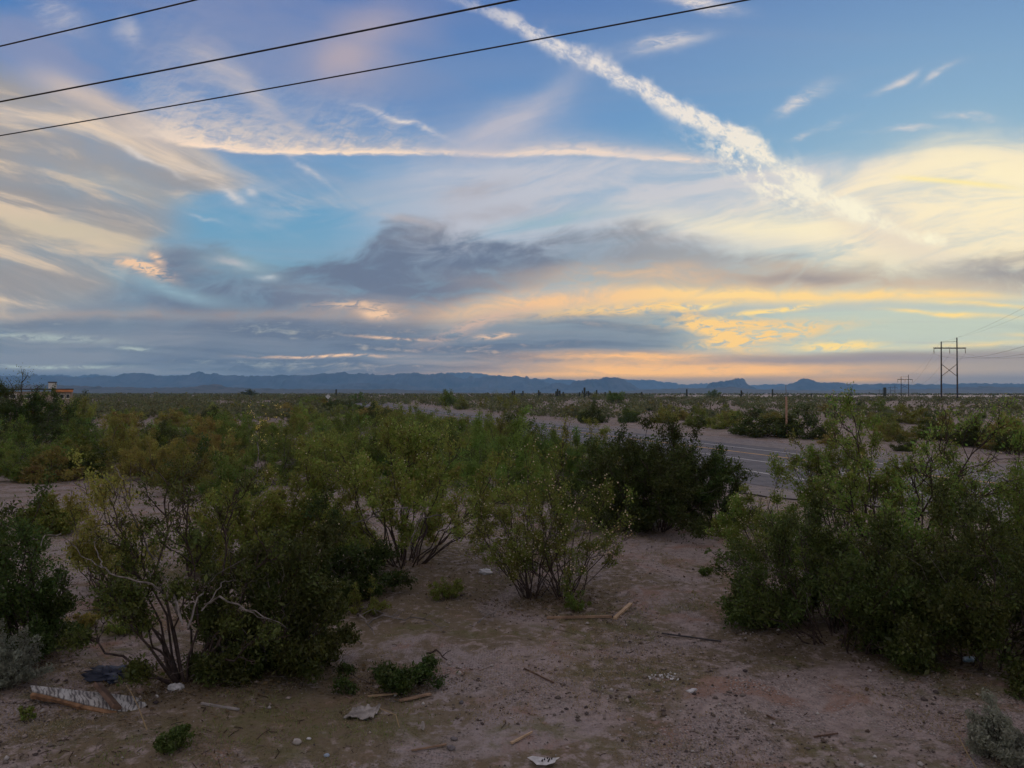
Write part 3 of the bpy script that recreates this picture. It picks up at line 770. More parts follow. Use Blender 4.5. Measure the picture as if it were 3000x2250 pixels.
# ------------------------------------------------------------------ house at the left edge
stucco = plain_mat('tan_stucco', (0.30, 0.24, 0.19), (0.38, 0.31, 0.25), 3.0, 0.9, 0.1)
whitew = plain_mat('white_wash', (0.60, 0.57, 0.53), (0.74, 0.71, 0.67), 4.0, 0.85)
terra = plain_mat('orange_fascia', (0.50, 0.19, 0.075), (0.66, 0.27, 0.11), 2.0, 0.8)
darkroof = plain_mat('dark_roof', (0.045, 0.04, 0.042), (0.08, 0.07, 0.07), 3.0, 0.9)
glassm = plain_mat('dark_pane', (0.03, 0.035, 0.045), (0.05, 0.055, 0.065), 2.0, 0.15)
def house():
    Y = 105.0
    p = at_depth(110, 1150, Y)
    z0 = gz(p.x, Y)
    az = math.atan2(-p.x, Y)
    h = empty('house', (p.x, Y, z0), az)
    tag(h, 'low house with orange fascia behind the left edge tree', 'house')
    k = Y / 2250.0 * math.cos(az)                      # metres per photograph pixel here
    top = at_depth(110, 1145, Y).z - z0
    x0, x1 = -90 * k, 105 * k
    MB().box(((x0 + x1) / 2, 3.0, (top - 0.1) / 2 - 0.2), (x1 - x0, 6.0, top + 0.3)).build('wall', stucco, h)
    rf = MB().box(((x0 + x1) / 2 - 0.4, 3.0, top + 0.22), (x1 - x0 + 1.0, 6.9, 0.16)).build('roof', darkroof, h)
    MB().box((45 * k, 3.2, top + 0.30 + 0.42), (25 * k, 1.1, 0.84)).build('chimney', whitew, rf)
    MB().box((45 * k, 3.2, top + 0.30 + 0.92), (28 * k, 1.3, 0.14)).build('chimney_cap', darkroof, rf)
    MB().box((75 * k, -0.47, top + 0.0), (62 * k, 0.10, 0.30)).build('fascia', terra, h)
    for (a, b) in ((48, 62), (66, 80), (84, 97), (-40, -14), (-82, -60)):
        w = MB().box(((a + b) / 2 * k, -0.012, top - 0.75), ((b - a) * k, 0.03, 0.70)).build('window', whitew, h)
        MB().box(((a + b) / 2 * k, -0.035, top - 0.75), ((b - a) * k * 0.72, 0.025, 0.50)).build('pane', glassm, w)
    for a in (46, 103):
        MB().box((a * k, -0.36, (top - 0.16) / 2), (0.14, 0.14, top - 0.18)).build('porch_post', stucco, h)
house()

# ------------------------------------------------------------------ transmission line: wooden H frames receding to the left
polem = plain_mat('weathered_pole', (0.032, 0.027, 0.027), (0.065, 0.055, 0.052), 3.0, 0.8, stretch=(1, 1, 0.1))
insul = plain_mat('brown_insulator', (0.05, 0.035, 0.03), (0.09, 0.06, 0.05), 4.0, 0.35)
wirem = plain_mat('aluminium_wire', (0.028, 0.03, 0.04), (0.05, 0.053, 0.065), 2.0, 0.5)
LINE_DIR = Vector((148.0, 320.0, 0.0)).normalized()
def h_frame(px, pyb, Y, wpx, toppx, armpx, tie, label, name='power_pylon'):
    k = Y / 2250.0
    p = at_depth(px, pyb, Y); z0 = gz(p.x, Y)
    r = empty(name, (p.x, Y, z0)); tag(r, label, 'power pylon', 'wooden H frame power pylons of the line on the right')
    top = at_depth(px, toppx, Y).z - z0
    arm = at_depth(px, armpx, Y).z - z0
    w = wpx * k; d = 0.22
    for sgn, ex in ((-1, -0.6), (1, 0.9)):
        MB().tube([(sgn * w / 2, 0, -1.0), (sgn * w / 2 * 0.98, 0, top + ex)], [0.30, 0.20], 8).build('pole', polem, r)
    aw = w * 2.02
    MB().box((0, -0.36, arm), (aw, 0.26, 0.42)).build('crossarm', polem, r)
    MB().tube([(-w / 2, 0, top - 0.75), (w / 2, 0, top - 0.6)], 0.055, 6).build('shield_tie', polem, r)
    b0, b1 = arm * 0.70, arm * 0.46
    MB().tube([(-w / 2, -0.05, b0), (w / 2, -0.05, b1)], 0.10, 6).build('brace', polem, r)
    MB().tube([(-w / 2, 0.12, b1), (w / 2, 0.12, b0)], 0.10, 6).build('brace', polem, r)
    tips = []
    for q in (-0.97, 0.0, 0.97):
        ins = MB()
        for j in range(7):
            zz = arm - 0.35 - j * 0.22
            ins.tube([(q * aw / 2, -0.36, zz), (q * aw / 2, -0.36, zz - 0.10), (q * aw / 2, -0.36, zz - 0.22)], [0.05, 0.17, 0.04], 8)
        ins.build('insulator_string', insul, r)
        tips.append(Vector((p.x + q * aw / 2, Y - 0.36, z0 + arm - 2.0)))
    for sgn, ex in ((-1, -0.6), (1, 0.9)):
        tips.append(Vector((p.x + sgn * w / 2, Y, z0 + top + ex)))
    return tips
T1 = h_frame(2781.5, 1168, 280, 47, 996, 1020, True, 'tall dark H frame power pylon, nearest of its line')
T2 = h_frame(2651, 1160, 600, 22, 1101, 1112, True, 'second H frame power pylon, left of the tall one')
T3 = h_frame(2615, 1153, 940, 14, 1131, 1136, True, 'third small H frame power pylon close to the dark saguaro')
T4 = h_frame(2581, 1152, 1500, 9, 1139, 1143, True, 'tiny far H frame power pylon left of the dark saguaro')
T0 = [t - LINE_DIR * 352 for t in T1]
def wire(a, b, sag, rad, n=40):
    pts = []
    for i in range(n + 1):
        f = i / n
        p = a.lerp(b, f); p.z -= sag * 4 * f * (1 - f); pts.append(p)
    return pts, rad
def wire_obj(name, spans, label, group, rad, n=40, seg=5):
    mb = MB()
    for (a, b, sag) in spans:
        mb.tube(wire(a, b, sag, rad, n)[0], rad, seg, False)
    o = mb.build(name, wirem)
    tag(o, label, 'power line', group)
for i, lb in enumerate(('left conductor hanging under the H frame crossarm', 'middle conductor hanging under the H frame crossarm', 'right conductor hanging under the H frame crossarm',
                        'thin shield wire on the left pole tops of the H frames', 'thin shield wire on the right pole tops of the H frames')):
    sg = 7.0 if i < 3 else 4.0
    wire_obj('power_line', [(T1[i], T0[i], sg), (T1[i], T2[i], sg), (T2[i], T3[i], sg)], lb, 'wires strung along the H frame pylons', 0.024 if i < 3 else 0.015)

# ------------------------------------------------------------------ overhead wires crossing the top left of the view
def overhead(a, b, label, rad):
    """a level wire 7 m above the camera through the sight lines of two photograph pixels"""
    def hit(px, py):
        d = ray(px, py); t = 7.0 / d[2]; return Vector((d[0] * t, d[1] * t, CAM_H + 7.0))
    p, q = hit(*a), hit(*b)
    u = (q - p).normalized(); m = (p + q) / 2
    mb = MB(); pts = []
    for i in range(81):
        s = -70 + 140 * i / 80
        w = m + u * s; w.z += 0.00045 * s * s - 0.02; pts.append(w)
    mb.tube(pts, rad, 8, False)
    tag(mb.build('overhead_wire', wirem, smooth=True), label, 'power line', 'overhead wires crossing the sky at upper left')
overhead((0, 133), (560, 0), 'short black overhead wire cutting the top left sky corner, topmost of three', 0.014)
overhead((0, 298), (1508, 0), 'thickest black overhead wire, middle one of three across the sky', 0.018)
overhead((0, 400), (2208, 0), 'longest black overhead wire, lowest of three across the sky', 0.015)

# ------------------------------------------------------------------ roadside pieces
signw = plain_mat('sign_back', (0.50, 0.50, 0.50), (0.66, 0.66, 0.65), 5.0, 0.5)
steel = plain_mat('galvanised_post', (0.20, 0.20, 0.20), (0.30, 0.30, 0.30), 8.0, 0.5, metallic=0.4)
def road_sign():
    Y = 165.0; p = at_depth(961, 1162, Y); z0 = gz(p.x, Y)
    r = empty('road_sign', (p.x, Y, z0)); tag(r, 'small pale diamond road sign standing in the scrub', 'road sign')
    h = p.z - z0; s = 0.55
    me = MB().add([(-s, -0.01, h), (0, -0.01, h - s), (s, -0.01, h), (0, -0.01, h + s), (-s, 0.01, h), (0, 0.01, h - s), (s, 0.01, h), (0, 0.01, h + s)],
                  [(0, 1, 2, 3), (7, 6, 5, 4), (0, 4, 5, 1), (1, 5, 6, 2), (2, 6, 7, 3), (3, 7, 4, 0)])
    me.build('sign_plate', signw, r)
    MB().box((0, 0.06, h / 2), (0.07, 0.05, h + 0.3)).build('post', steel, r)
road_sign()
def marker():
    p = on_ground(2304, 1283); Y = p.y
    k = Y / 2250.0
    r = empty('marker_post', p); tag(r, 'slim orange brown marker post with a grey whip on top beside the road', 'marker post')
    h1 = at_depth(2304, 1162, Y).z - p.z; h2 = at_depth(2302, 1128, Y).z - p.z
    om = plain_mat('faded_orange_tube', (0.36, 0.21, 0.15), (0.46, 0.28, 0.20), 3.0, 0.7)
    MB().tube([(0.04, 0, -0.2), (0, 0, h1)], [0.11, 0.09], 8).build('tube', om, r)
    MB().tube([(0, 0, h1), (-0.04, 0, h2)], [0.035, 0.022], 6).build('whip', steel, r)
marker()
def stake():
    p = on_ground(497, 1222); k = p.y / 2250
    o = MB().tube([(0, 0, -0.1), (-0.03, 0, 18 * k)], [0.045, 0.04], 6).build('survey_stake', signw)
    o.location = p; tag(o, 'short white stake standing in the scrub left of the road', 'stake')
stake()

# ------------------------------------------------------------------ saguaros on the skyline
cact = plain_mat('saguaro_skin', (0.030, 0.036, 0.026), (0.055, 0.060, 0.042), 2.0, 0.8)
def saguaro_mesh(h, r, arms, name):
    parts = []
    def column(path, rad):
        mb = MB(); n = 14
        pts = [Vector(p) for p in path]
        rr = [rad * 0.9] + [rad] * (len(pts) - 3) + [rad * 0.9, rad * 0.3]
        mb.tube(pts, rr, n)
        for i, v in enumerate(mb.v):                    # ribs: every other line of points drawn in
            if i % 2:
                ring = i // n; c = pts[min(ring, len(pts) - 1)]
                mb.v[i] = tuple(c + (Vector(v) - c) * 0.8)
        return mb
    parts.append(('trunk', column([(0, 0, -0.3), (0, 0, h * 0.3), (0.02, 0, h * 0.6), (0, 0, h * 0.93), (0, 0, h * 0.985), (0, 0, h)], r)))
    for (az, z0, out, up, rr) in arms:
        c, s = math.cos(az), math.sin(az)
        parts.append(('arm', column([(0, 0, z0), (c * out * 0.6, s * out * 0.6, z0 + 0.05), (c * out, s * out, z0 + 0.35), (c * out, s * out, z0 + up * 0.7), (c * out, s * out, z0 + up * 0.95), (c * out, s * out, z0 + up)], rr)))
    return parts
SAG = [(1501, 1161, 1145, 0), (1507, 1161, 1143.5, 0), (1527.6, 1168, 1152, 1), (1532, 1161, 1145, 0), (1578, 1161, 1143, 1), (1629, 1159, 1146, 0), (1633.5, 1159, 1139.5, 1),
       (1640, 1159, 1144, 0), (1650, 1160, 1148, 0), (1712.5, 1168, 1135, 2), (1724, 1165, 1145, 1), (1748, 1163, 1142, 0), (1773, 1163, 1148, 0), (1880, 1160, 1148, 0), (1806, 1161, 1150, 0),
       (2012, 1154, 1140, 0), (2172, 1163, 1143.5, 3), (2263, 1157, 1140, 0), (2377, 1163, 1153, 0), (2592, 1157, 1135, 4), (1698, 1160, 1149, 0), (985, 1150, 1140, 0)]
sag_labels = {9: 'tallest saguaro on the skyline, taller than the mesa foot behind it', 16: 'saguaro with a low branching arm near the butte', 19: 'stout dark saguaro beside the far small pylons', 17: 'lone thin saguaro between the butte and the rounded peak',
              15: 'thin saguaro at the left foot of the butte', 18: 'short lone saguaro before the rounded peak', 21: 'lone small saguaro behind the diamond road sign', 13: 'lone thin saguaro right of the broad flat topped mountain'}
def saguaros():
    rest = sorted((q[0], i) for i, q in enumerate(SAG) if i not in sag_labels)
    nth = 'first second third fourth fifth sixth seventh eighth ninth tenth eleventh twelfth thirteenth fourteenth fifteenth'.split()
    order = {i: nth[k] for k, (_, i) in enumerate(rest)}
    rng = random.Random(5)
    for i, (px, pb, pt, kind) in enumerate(SAG):
        Y = 430.0 if kind != 2 else 330.0
        p = at_depth(px, pb, Y); z0 = gz(p.x, Y)
        h = at_depth(px, pt, Y).z - z0
        rr = 0.46 if kind != 4 else 0.85
        arms = []
        if kind == 1: arms = [(rng.choice((0.3, 2.9)), h * 0.45, 0.9, h * 0.35, rr * 0.75)]
        if kind == 2: arms = [(0.2, h * 0.4, 1.0, h * 0.3, 0.28), (3.3, h * 0.5, 0.9, h * 0.25, 0.25)]
        if kind == 3: arms = [(3.0, h * 0.25, 0.9, h * 0.28, 0.3), (0.4, h * 0.35, 0.8, h * 0.42, 0.3)]
        r = empty('saguaro', (p.x, Y, z0), rng.uniform(-0.3, 0.3))
        tag(r, sag_labels.get(i) or '%s slim saguaro from the left in the skyline row below the broad mountain' % order[i], 'cactus', 'saguaros along the skyline')
        for nm, mb in saguaro_mesh(h, rr, arms, 'saguaro'):
            mb.build(nm, cact, r, smooth=True)
saguaros()

# ------------------------------------------------------------------ shrubs
def tubes(P, Rd, m=4):
    """tube mesh along N polylines of K points"""
    N, K, _ = P.shape
    T = np.gradient(P, axis=1); T /= np.linalg.norm(T, axis=2, keepdims=True) + 1e-9
    ref = np.where(np.abs(T[..., 2:3]) < 0.9, np.array([0.13, 0.21, 1.0]), np.array([1.0, 0.1, 0.0]))
    A = np.cross(T, ref); A /= np.linalg.norm(A, axis=2, keepdims=True) + 1e-9
    B = np.cross(T, A)
    an = np.arange(m) * 2 * np.pi / m
    ring = P[:, :, None, :] + Rd[:, :, None, None] * (A[:, :, None, :] * np.cos(an)[None, None, :, None] + B[:, :, None, :] * np.sin(an)[None, None, :, None])
    V = ring.reshape(-1, 3)
    base = (np.arange(N) * K * m)[:, None, None] + (np.arange(K - 1) * m)[None, :, None]
    k = np.arange(m)[None, None, :]; k2 = (np.arange(m) + 1)[None, None, :] % m
    F = np.stack([base + k, base + k2, base + k2 + m, base + k + m], -1).reshape(-1, 4)
    return V, F
def polyl(rng, base, tip, K, wob, lift=0.0, bow=None):
    """gently wandering polylines from base to tip"""
    N = len(base); s = np.linspace(0, 1, K)[None, :, None]
    L = np.linalg.norm(tip - base, axis=1)[:, None, None]
    P = base[:, None, :] * (1 - s) + tip[:, None, :] * s
    w = np.cumsum(rng.normal(0, 1, (N, K, 3)), axis=1); w -= w[:, :1]; w -= w[:, -1:] * s
    P = P + w * wob * L / math.sqrt(K)
    P[:, :, 2] += (lift * L * (s * (1 - s)) * 4)[:, :, 0]
    return P
def along(P, idx, s):
    K = P.shape[1]; f = s * (K - 1); i = np.minimum(f.astype(int), K - 2); fr = (f - i)[:, None]
    q = P[idx, i] * (1 - fr) + P[idx, i + 1] * fr
    t = P[idx, i + 1] - P[idx, i]
    return q, t / (np.linalg.norm(t, axis=1, keepdims=True) + 1e-9)
def unit(v): return v / (np.linalg.norm(v, axis=-1, keepdims=True) + 1e-9)

def shrub_arrays(seed, H, Rx, Ry, n_stem=24, n_br=6, n_tw=5, leaves=16, leaf=0.026, tilt=(4, 68), base_r=0.10, stem_r=0.014, droop=0.0,
                 spread=0.05, up=0.25, low=0.3, lnr=(0.62, 1.06), gappy=0.14, flat=1.0, lean=(0, 0), wide=0.5):
    rng = np.random.default_rng(seed)
    a = rng.uniform(0, 2 * np.pi, n_stem); t = np.radians(tilt[0] + (tilt[1] - tilt[0]) * rng.uniform(0, 1, n_stem) ** 0.8)
    d = np.stack([np.sin(t) * np.cos(a), np.sin(t) * np.sin(a), np.cos(t)], -1)
    ell = 1 / np.sqrt((d[:, 0] / Rx) ** 2 + (d[:, 1] / Ry) ** 2 + (d[:, 2] / H) ** 2)
    ln = ell * rng.uniform(lnr[0], lnr[1], n_stem)
    b = np.stack([np.cos(a) * rng.uniform(0, 1, n_stem) ** 0.5 * base_r, np.sin(a) * rng.uniform(0, 1, n_stem) ** 0.5 * base_r, np.full(n_stem, -0.05)], -1)
    tip = b + d * ln[:, None]
    tip[:, 2] = np.maximum(tip[:, 2] - droop * np.hypot(tip[:, 0], tip[:, 1]), 0.12)
    tip[:, 0] += lean[0] * tip[:, 2]; tip[:, 1] += lean[1] * tip[:, 2]
    P0 = polyl(rng, b, tip, 7, 0.10, 0.04)
    R0 = stem_r * rng.uniform(0.7, 1.2, (n_stem, 1)) * np.linspace(1, 0.35, 7)[None, :]
    # branches
    i1 = np.repeat(np.arange(n_stem), n_br); N1 = len(i1)
    s1 = low + (1 - low) * rng.uniform(0, 1, N1) ** 0.8
    q1, t1 = along(P0, i1, s1)
    d1 = unit(t1 + rng.normal(0, wide, (N1, 3)) + np.array([0, 0, up]))
    l1 = ln[i1] * rng.uniform(0.18, 0.38, N1) * (1.15 - 0.55 * s1)
    e1 = q1 + d1 * l1[:, None]; e1[:, 2] = np.maximum(e1[:, 2], 0.06)
    P1 = polyl(rng, q1, e1, 5, 0.14, 0.0)
    R1 = stem_r * 0.42 * np.linspace(1, 0.4, 5)[None, :] * np.ones((N1, 1))
    # twigs
    i2 = np.repeat(np.arange(N1), n_tw); N2 = len(i2)
    s2 = rng.uniform(0.25, 1.0, N2)
    q2, t2 = along(P1, i2, s2)
    d2 = unit(t2 + rng.normal(0, wide * 1.1, (N2, 3)) + np.array([0, 0, up]))
    l2 = l1[i2] * rng.uniform(0.22, 0.5, N2) * flat
    e2 = q2 + d2 * l2[:, None]; e2[:, 2] = np.maximum(e2[:, 2], 0.04)
    P2 = polyl(rng, q2, e2, 4, 0.16, 0.0)
    R2 = stem_r * 0.26 * np.linspace(1, 0.5, 4)[None, :] * np.ones((N2, 1))
    # leaves sit on the twigs; some branches carry few
    dens = np.ones(N1)
    if gappy: dens = np.where(rng.uniform(0, 1, N1) < gappy, 0.08, 1.0)
    cnt = rng.poisson(leaves * dens[i2])
    i3 = np.repeat(np.arange(N2), cnt); N3 = len(i3)
    s3 = rng.uniform(0.1, 1.05, N3)
    q3, t3 = along(P2, i3, np.clip(s3, 0, 0.999))
    q3 = q3 + rng.normal(0, spread, (N3, 3)) * np.array([1, 1, 0.9])
    q3[:, 2] = np.maximum(q3[:, 2], 0.02)
    ax = unit(t3 * 0.6 + rng.normal(0, 0.8, (N3, 3)) + np.array([0, 0, 0.35]))
    sd = unit(np.cross(ax, rng.normal(0, 1, (N3, 3))))
    L = leaf * np.exp(rng.normal(-0.04, 0.36, N3))[:, None]; W = L * rng.uniform(0.36, 0.6, N3)[:, None]
    LV = np.stack([q3 - ax * L * 0.5, q3 + sd * W * 0.5, q3 + ax * L * 0.5, q3 - sd * W * 0.5], 1).reshape(-1, 3)
    LF = np.arange(N3 * 4).reshape(-1, 4)
    tone = np.clip(0.5 + 0.75 * (rng.beta(1.6, 1.3, N1)[i2[i3]] - 0.5) + rng.normal(0, 0.08, N3), 0, 1)
    return P0, R0, P1, R1, P2, R2, LV, LF, e2, rng, tone
def octas(C, r, rng):
    N = len(C)
    D = np.array([[1, 0, 0], [-1, 0, 0], [0, 1, 0], [0, -1, 0], [0, 0, 1], [0, 0, -1]], float)
    V = (C[:, None, :] + D[None] * (r * rng.uniform(0.7, 1.3, (N, 6, 1)))).reshape(-1, 3)
    F = np.array([[0, 2, 4], [2, 1, 4], [1, 3, 4], [3, 0, 4], [2, 0, 5], [1, 2, 5], [3, 1, 5], [0, 3, 5]])
    return V, (np.arange(N)[:, None, None] * 6 + F[None]).reshape(-1, 3)

LEAF = {
    'olive': leaf_mat('olive_leaves', [(0.058, 0.084, 0.014), (0.082, 0.114, 0.020), (0.116, 0.140, 0.030), (0.104, 0.088, 0.026)], tone=True),
    'dark': leaf_mat('dark_leaves', [(0.030, 0.044, 0.010), (0.048, 0.066, 0.015), (0.070, 0.088, 0.022)], 0.13, tone=True),
    'bright': leaf_mat('bright_leaves', [(0.048, 0.078, 0.014), (0.068, 0.104, 0.020), (0.095, 0.128, 0.030)], tone=True),
    'brown': leaf_mat('brownish_leaves', [(0.085, 0.080, 0.018), (0.125, 0.110, 0.026), (0.130, 0.130, 0.030), (0.150, 0.100, 0.030)], tone=True),
    'grey': leaf_mat('grey_green_leaves', [(0.150, 0.160, 0.120), (0.200, 0.205, 0.160), (0.120, 0.130, 0.090)], 0.2, tone=True),
}
BARK = {
    'dark': plain_mat('dark_stem', (0.040, 0.028, 0.024), (0.085, 0.060, 0.052), 14.0, 0.9),
    'pale': plain_mat('pale_dead_wood', (0.10, 0.088, 0.08), (0.25, 0.22, 0.20), 10.0, 0.9),
}
SEED = {'gold': leaf_mat('gold_blossom', [(0.52, 0.42, 0.12), (0.62, 0.52, 0.20), (0.50, 0.42, 0.24)], 0.3),
        'fuzz': leaf_mat('white_seed_fuzz', [(0.24, 0.22, 0.15), (0.40, 0.36, 0.28), (0.28, 0.22, 0.11)], 0.3)}
def shrub_meshes(tag_, seed, sides=(5, 4, 3), seeds=0.0, seed_r=0.010, twigs=True, **kw):
    P0, R0, P1, R1, P2, R2, LV, LF, tips, rng, tone = shrub_arrays(seed, **kw)
    V0, F0 = tubes(P0, R0, sides[0]); V1, F1 = tubes(P1, R1, sides[1])
    Vs = [V0, V1]; Fs = [F0, F1 + len(V0)]
    if twigs:
        V2, F2 = tubes(P2, R2, sides[2]); Vs.append(V2); Fs.append(F2 + len(V0) + len(V1))
    stems = mesh_np('stems', np.concatenate(Vs), np.concatenate(Fs))
    crown = mesh_np('crown', LV, LF)
    crown.attributes.new('tone', 'FLOAT', 'FACE').data.foreach_set('value', tone.astype(np.float32))
    sd = None
    if seeds:
        n = int(len(tips) * seeds)
        C = tips[rng.integers(0, len(tips), n)] + rng.normal(0, 0.035, (n, 3))
        C[:, 2] = np.maximum(C[:, 2], 0.03)
        sd = mesh_np('blossoms', *octas(C, seed_r, rng))
    return stems, crown, sd
def place_shrub(name, cat, label, group, meshes, mats, loc, rz=0.0, sc=1.0):
    r = empty(name, loc, rz); r.scale = (sc, sc, sc) if not hasattr(sc, '__len__') else sc
    tag(r, label, cat, group)
    st, cr, sd = meshes
    def kid(nm, me, mt):
        o = bpy.data.objects.new(nm, me); COL.objects.link(o); o.parent = r
        if not me.materials: me.materials.append(None)
        o.material_slots[0].link = 'OBJECT'; o.material_slots[0].material = mt
        return o
    kid('stems', st, mats[1])
    c = kid('crown', cr, mats[0])
    if sd is not None:
        q = kid('blossoms', sd, mats[2]); q['kind'] = 'stuff'
    return r

LEAFY = 1.6
HERO = []
# -- the bushes that can be told apart: (base px, top px, half width px, ...) measured on the photograph
def hero(px, pb, pt, hw, label, leafkey, seed, barkkey='dark', seedkey='fuzz', sink=0.0, depthy=0.8, name='creosote_bush', cat='bush', extra=None, **kw):
    p = on_ground(px, pb); k = p.y / 2250.0
    H = (pb - pt) * k * 1.13; Rx = hw * k * 1.06
    args = dict(H=H, Rx=Rx * 1.02, Ry=Rx * depthy)
    args.update(kw)
    args['leaves'] = args.get('leaves', 16) * LEAFY; args['leaf'] = args.get('leaf', 0.026) * 1.12
    if args.get('seeds'): args['seeds'] *= 1.7; args['seed_r'] = args.get('seed_r', 0.010) * 1.15
    ms = shrub_meshes(label, seed, **args)
    p.z -= sink
    HERO.append((p.x, p.y, Rx, H))
    r = place_shrub(name, cat, label, None, ms, (LEAF[leafkey], BARK[barkkey], SEED[seedkey]), p)
    if H > 0.9:                                         # dead grey twigs among the leaves
        rg = np.random.default_rng(seed + 900); n = 34
        a = rg.uniform(0, 6.28, n); t = np.radians(rg.uniform(15, 88, n)); d = np.stack([np.sin(t) * np.cos(a), np.sin(t) * np.sin(a), np.cos(t)], -1)
        e = 1 / np.sqrt((d[:, 0] / args['Rx']) ** 2 + (d[:, 1] / args['Ry']) ** 2 + (d[:, 2] / H) ** 2)
        b = d * (e * rg.uniform(0.35, 0.7, n))[:, None]; b[:, 2] += 0.05
        q = b + unit(d + rg.normal(0, 0.45, (n, 3))) * (e * rg.uniform(0.2, 0.5, n))[:, None]; q[:, 2] = np.maximum(q[:, 2], 0.05)
        P = polyl(rg, b, q, 7, 0.16)
        j = rg.integers(2, 6, n * 2); src = np.repeat(np.arange(n), 2); b2 = P[src, j]
        q2 = b2 + unit((q - b)[src] * 0.8 + rg.normal(0, 0.35, (n * 2, 3))) * (e[src] * rg.uniform(0.08, 0.22, n * 2))[:, None]
        P2 = polyl(rg, b2, q2, 7, 0.16)
        V, F = tubes(np.concatenate([P, P2]), np.linspace(1, 0.35, 7)[None] * np.concatenate([rg.uniform(0.0022, 0.0042, (n, 1)), np.full((2 * n, 1), 0.0018)]) * (p.y / 9.0) ** 0.5, 3)
        obj('dead_twigs', mesh_np('dead_twigs', V, F), BARK['pale'], r)['kind'] = 'stuff'
    return r, p, k
def px_branch(parent, p0, Y, pts, r0, r1, name='bare_branch', wob=0.02, seed=0, mat='pale', n=5):
    rng = random.Random(seed)
    P = [at_depth(x, y, Y + rng.uniform(-0.12, 0.12) + 0.5 * math.sin(i * 0.9 + seed)) - p0 for i, (x, y) in enumerate(pts)]
    Q = []
    for i in range(len(P) - 1):
        for j in range(3):
            f = j / 3; q = P[i].lerp(P[i + 1], f)
            if j: q += Vector((rng.gauss(0, wob), rng.gauss(0, wob), rng.gauss(0, wob))) * 0.5
            Q.append(q)
    Q.append(P[-1])
    m = len(Q)
    o = MB().tube(Q, [r0 + (r1 - r0) * i / (m - 1) for i in range(m)], n).build(name, BARK[mat], parent)
    return o

# big left bush with bare grey limbs
rA, pA, kA = hero(545, 1992, 1400, 285, 'tall open dark bush with bare grey limbs, its trunk above the painted board', 'dark', 11, depthy=0.75,
                  n_stem=22, n_br=8, n_tw=6, leaves=22, leaf=0.030, tilt=(2, 70), gappy=0.5, spread=0.05, stem_r=0.020, low=0.62, up=0.25, base_r=0.09)
for i, pts in enumerate([[(184, 1572), (213, 1597), (253, 1637), (297, 1662), (347, 1689), (434, 1707), (470, 1730), (520, 1800)],
                         [(448, 1615), (467, 1648), (477, 1684), (506, 1735), (530, 1820)], [(423, 1655), (456, 1695), (510, 1742), (535, 1830)],
                         [(278, 1586), (289, 1633), (300, 1662)], [(335, 1366), (362, 1405), (365, 1460), (398, 1528), (409, 1550), (450, 1640)],
                         [(304, 1398), (351, 1451), (366, 1466)], [(383, 1355), (384, 1400), (383, 1463)],
                         [(723, 1633), (633, 1684), (597, 1731), (579, 1750), (550, 1840)], [(694, 1700), (658, 1702), (633, 1731), (590, 1790)],
                         [(840, 1840), (774, 1812), (723, 1790), (644, 1747), (600, 1770)], [(836, 1836), (772, 1808), (700, 1783)], [(120, 1600), (132, 1568), (178, 1564)]]):
    px_branch(rA, pA, pA.y - 0.25, pts, 0.0035, 0.011 if len(pts) > 4 else 0.007, seed=i)
hero(800, 1965, 1560, 205, 'very dark dense bush right of the tall open bush, above the fallen limbs', 'dark', 12, depthy=0.9,
     n_stem=30, n_br=8, n_tw=6, leaves=26, leaf=0.030, tilt=(3, 78), spread=0.05, stem_r=0.012, low=0.25)
hero(690, 1960, 1640, 120, 'dark low bush between the two dark bushes behind the painted board', 'dark', 16, depthy=0.8,
     n_stem=20, n_br=7, n_tw=6, leaves=22, leaf=0.030, tilt=(5, 80), spread=0.05, stem_r=0.012, low=0.25)
hero(1120, 2015, 1845, 140, 'low trailing bush spreading by the broken laths', 'dark', 13, depthy=0.7, n_stem=15, n_br=6, n_tw=6, leaves=20, leaf=0.026,
     tilt=(35, 86), spread=0.03, stem_r=0.007, low=0.45, gappy=0.45)
hero(70, 1930, 1455, 150, 'dark green bush cut by the left edge above the grey shrub', 'dark', 14, depthy=0.9, n_stem=34, n_br=8, n_tw=6, leaves=26, leaf=0.030,
     tilt=(2, 66), spread=0.045, stem_r=0.012, low=0.25, lean=(-0.05, 0))
hero(10, 2005, 1825, 85, 'pale grey green shrub at the left edge beside the painted board', 'grey', 15, depthy=0.9, name='bursage_shrub', n_stem=40, n_br=6, n_tw=5, leaves=14, leaf=0.017,
     tilt=(3, 80), spread=0.02, stem_r=0.004, low=0.2, base_r=0.08)
# middle
rD, pD, kD = hero(1180, 1650, 1300, 320, 'wide olive bush with bare arching stems left of the seedy creosote', 'olive', 21, depthy=0.7, seeds=0.25, n_stem=40, n_br=7, n_tw=6, leaves=24, leaf=0.036,
                  tilt=(4, 74), spread=0.05, stem_r=0.014, low=0.45, up=0.25, base_r=0.35)
for i, pts in enumerate([[(1073, 1528), (1094, 1503), (1148, 1490), (1195, 1487)], [(1011, 1547), (1058, 1525), (1110, 1510)], [(1203, 1583), (1235, 1518), (1293, 1509)],
                         [(1190, 1640), (1205, 1580), (1222, 1530), (1240, 1500)], [(1145, 1378), (1158, 1420), (1166, 1450)]]):
    px_branch(rD, pD, pD.y - 0.8, pts, 0.007, 0.011, seed=40 + i)
hero(860, 1640, 1345, 190, 'olive bush with scattered pale tips behind the very dark bush', 'olive', 22, depthy=0.8, seeds=0.25, n_stem=30, n_br=7, n_tw=6, leaves=22, leaf=0.036,
     tilt=(3, 70), spread=0.05, stem_r=0.012, low=0.3)
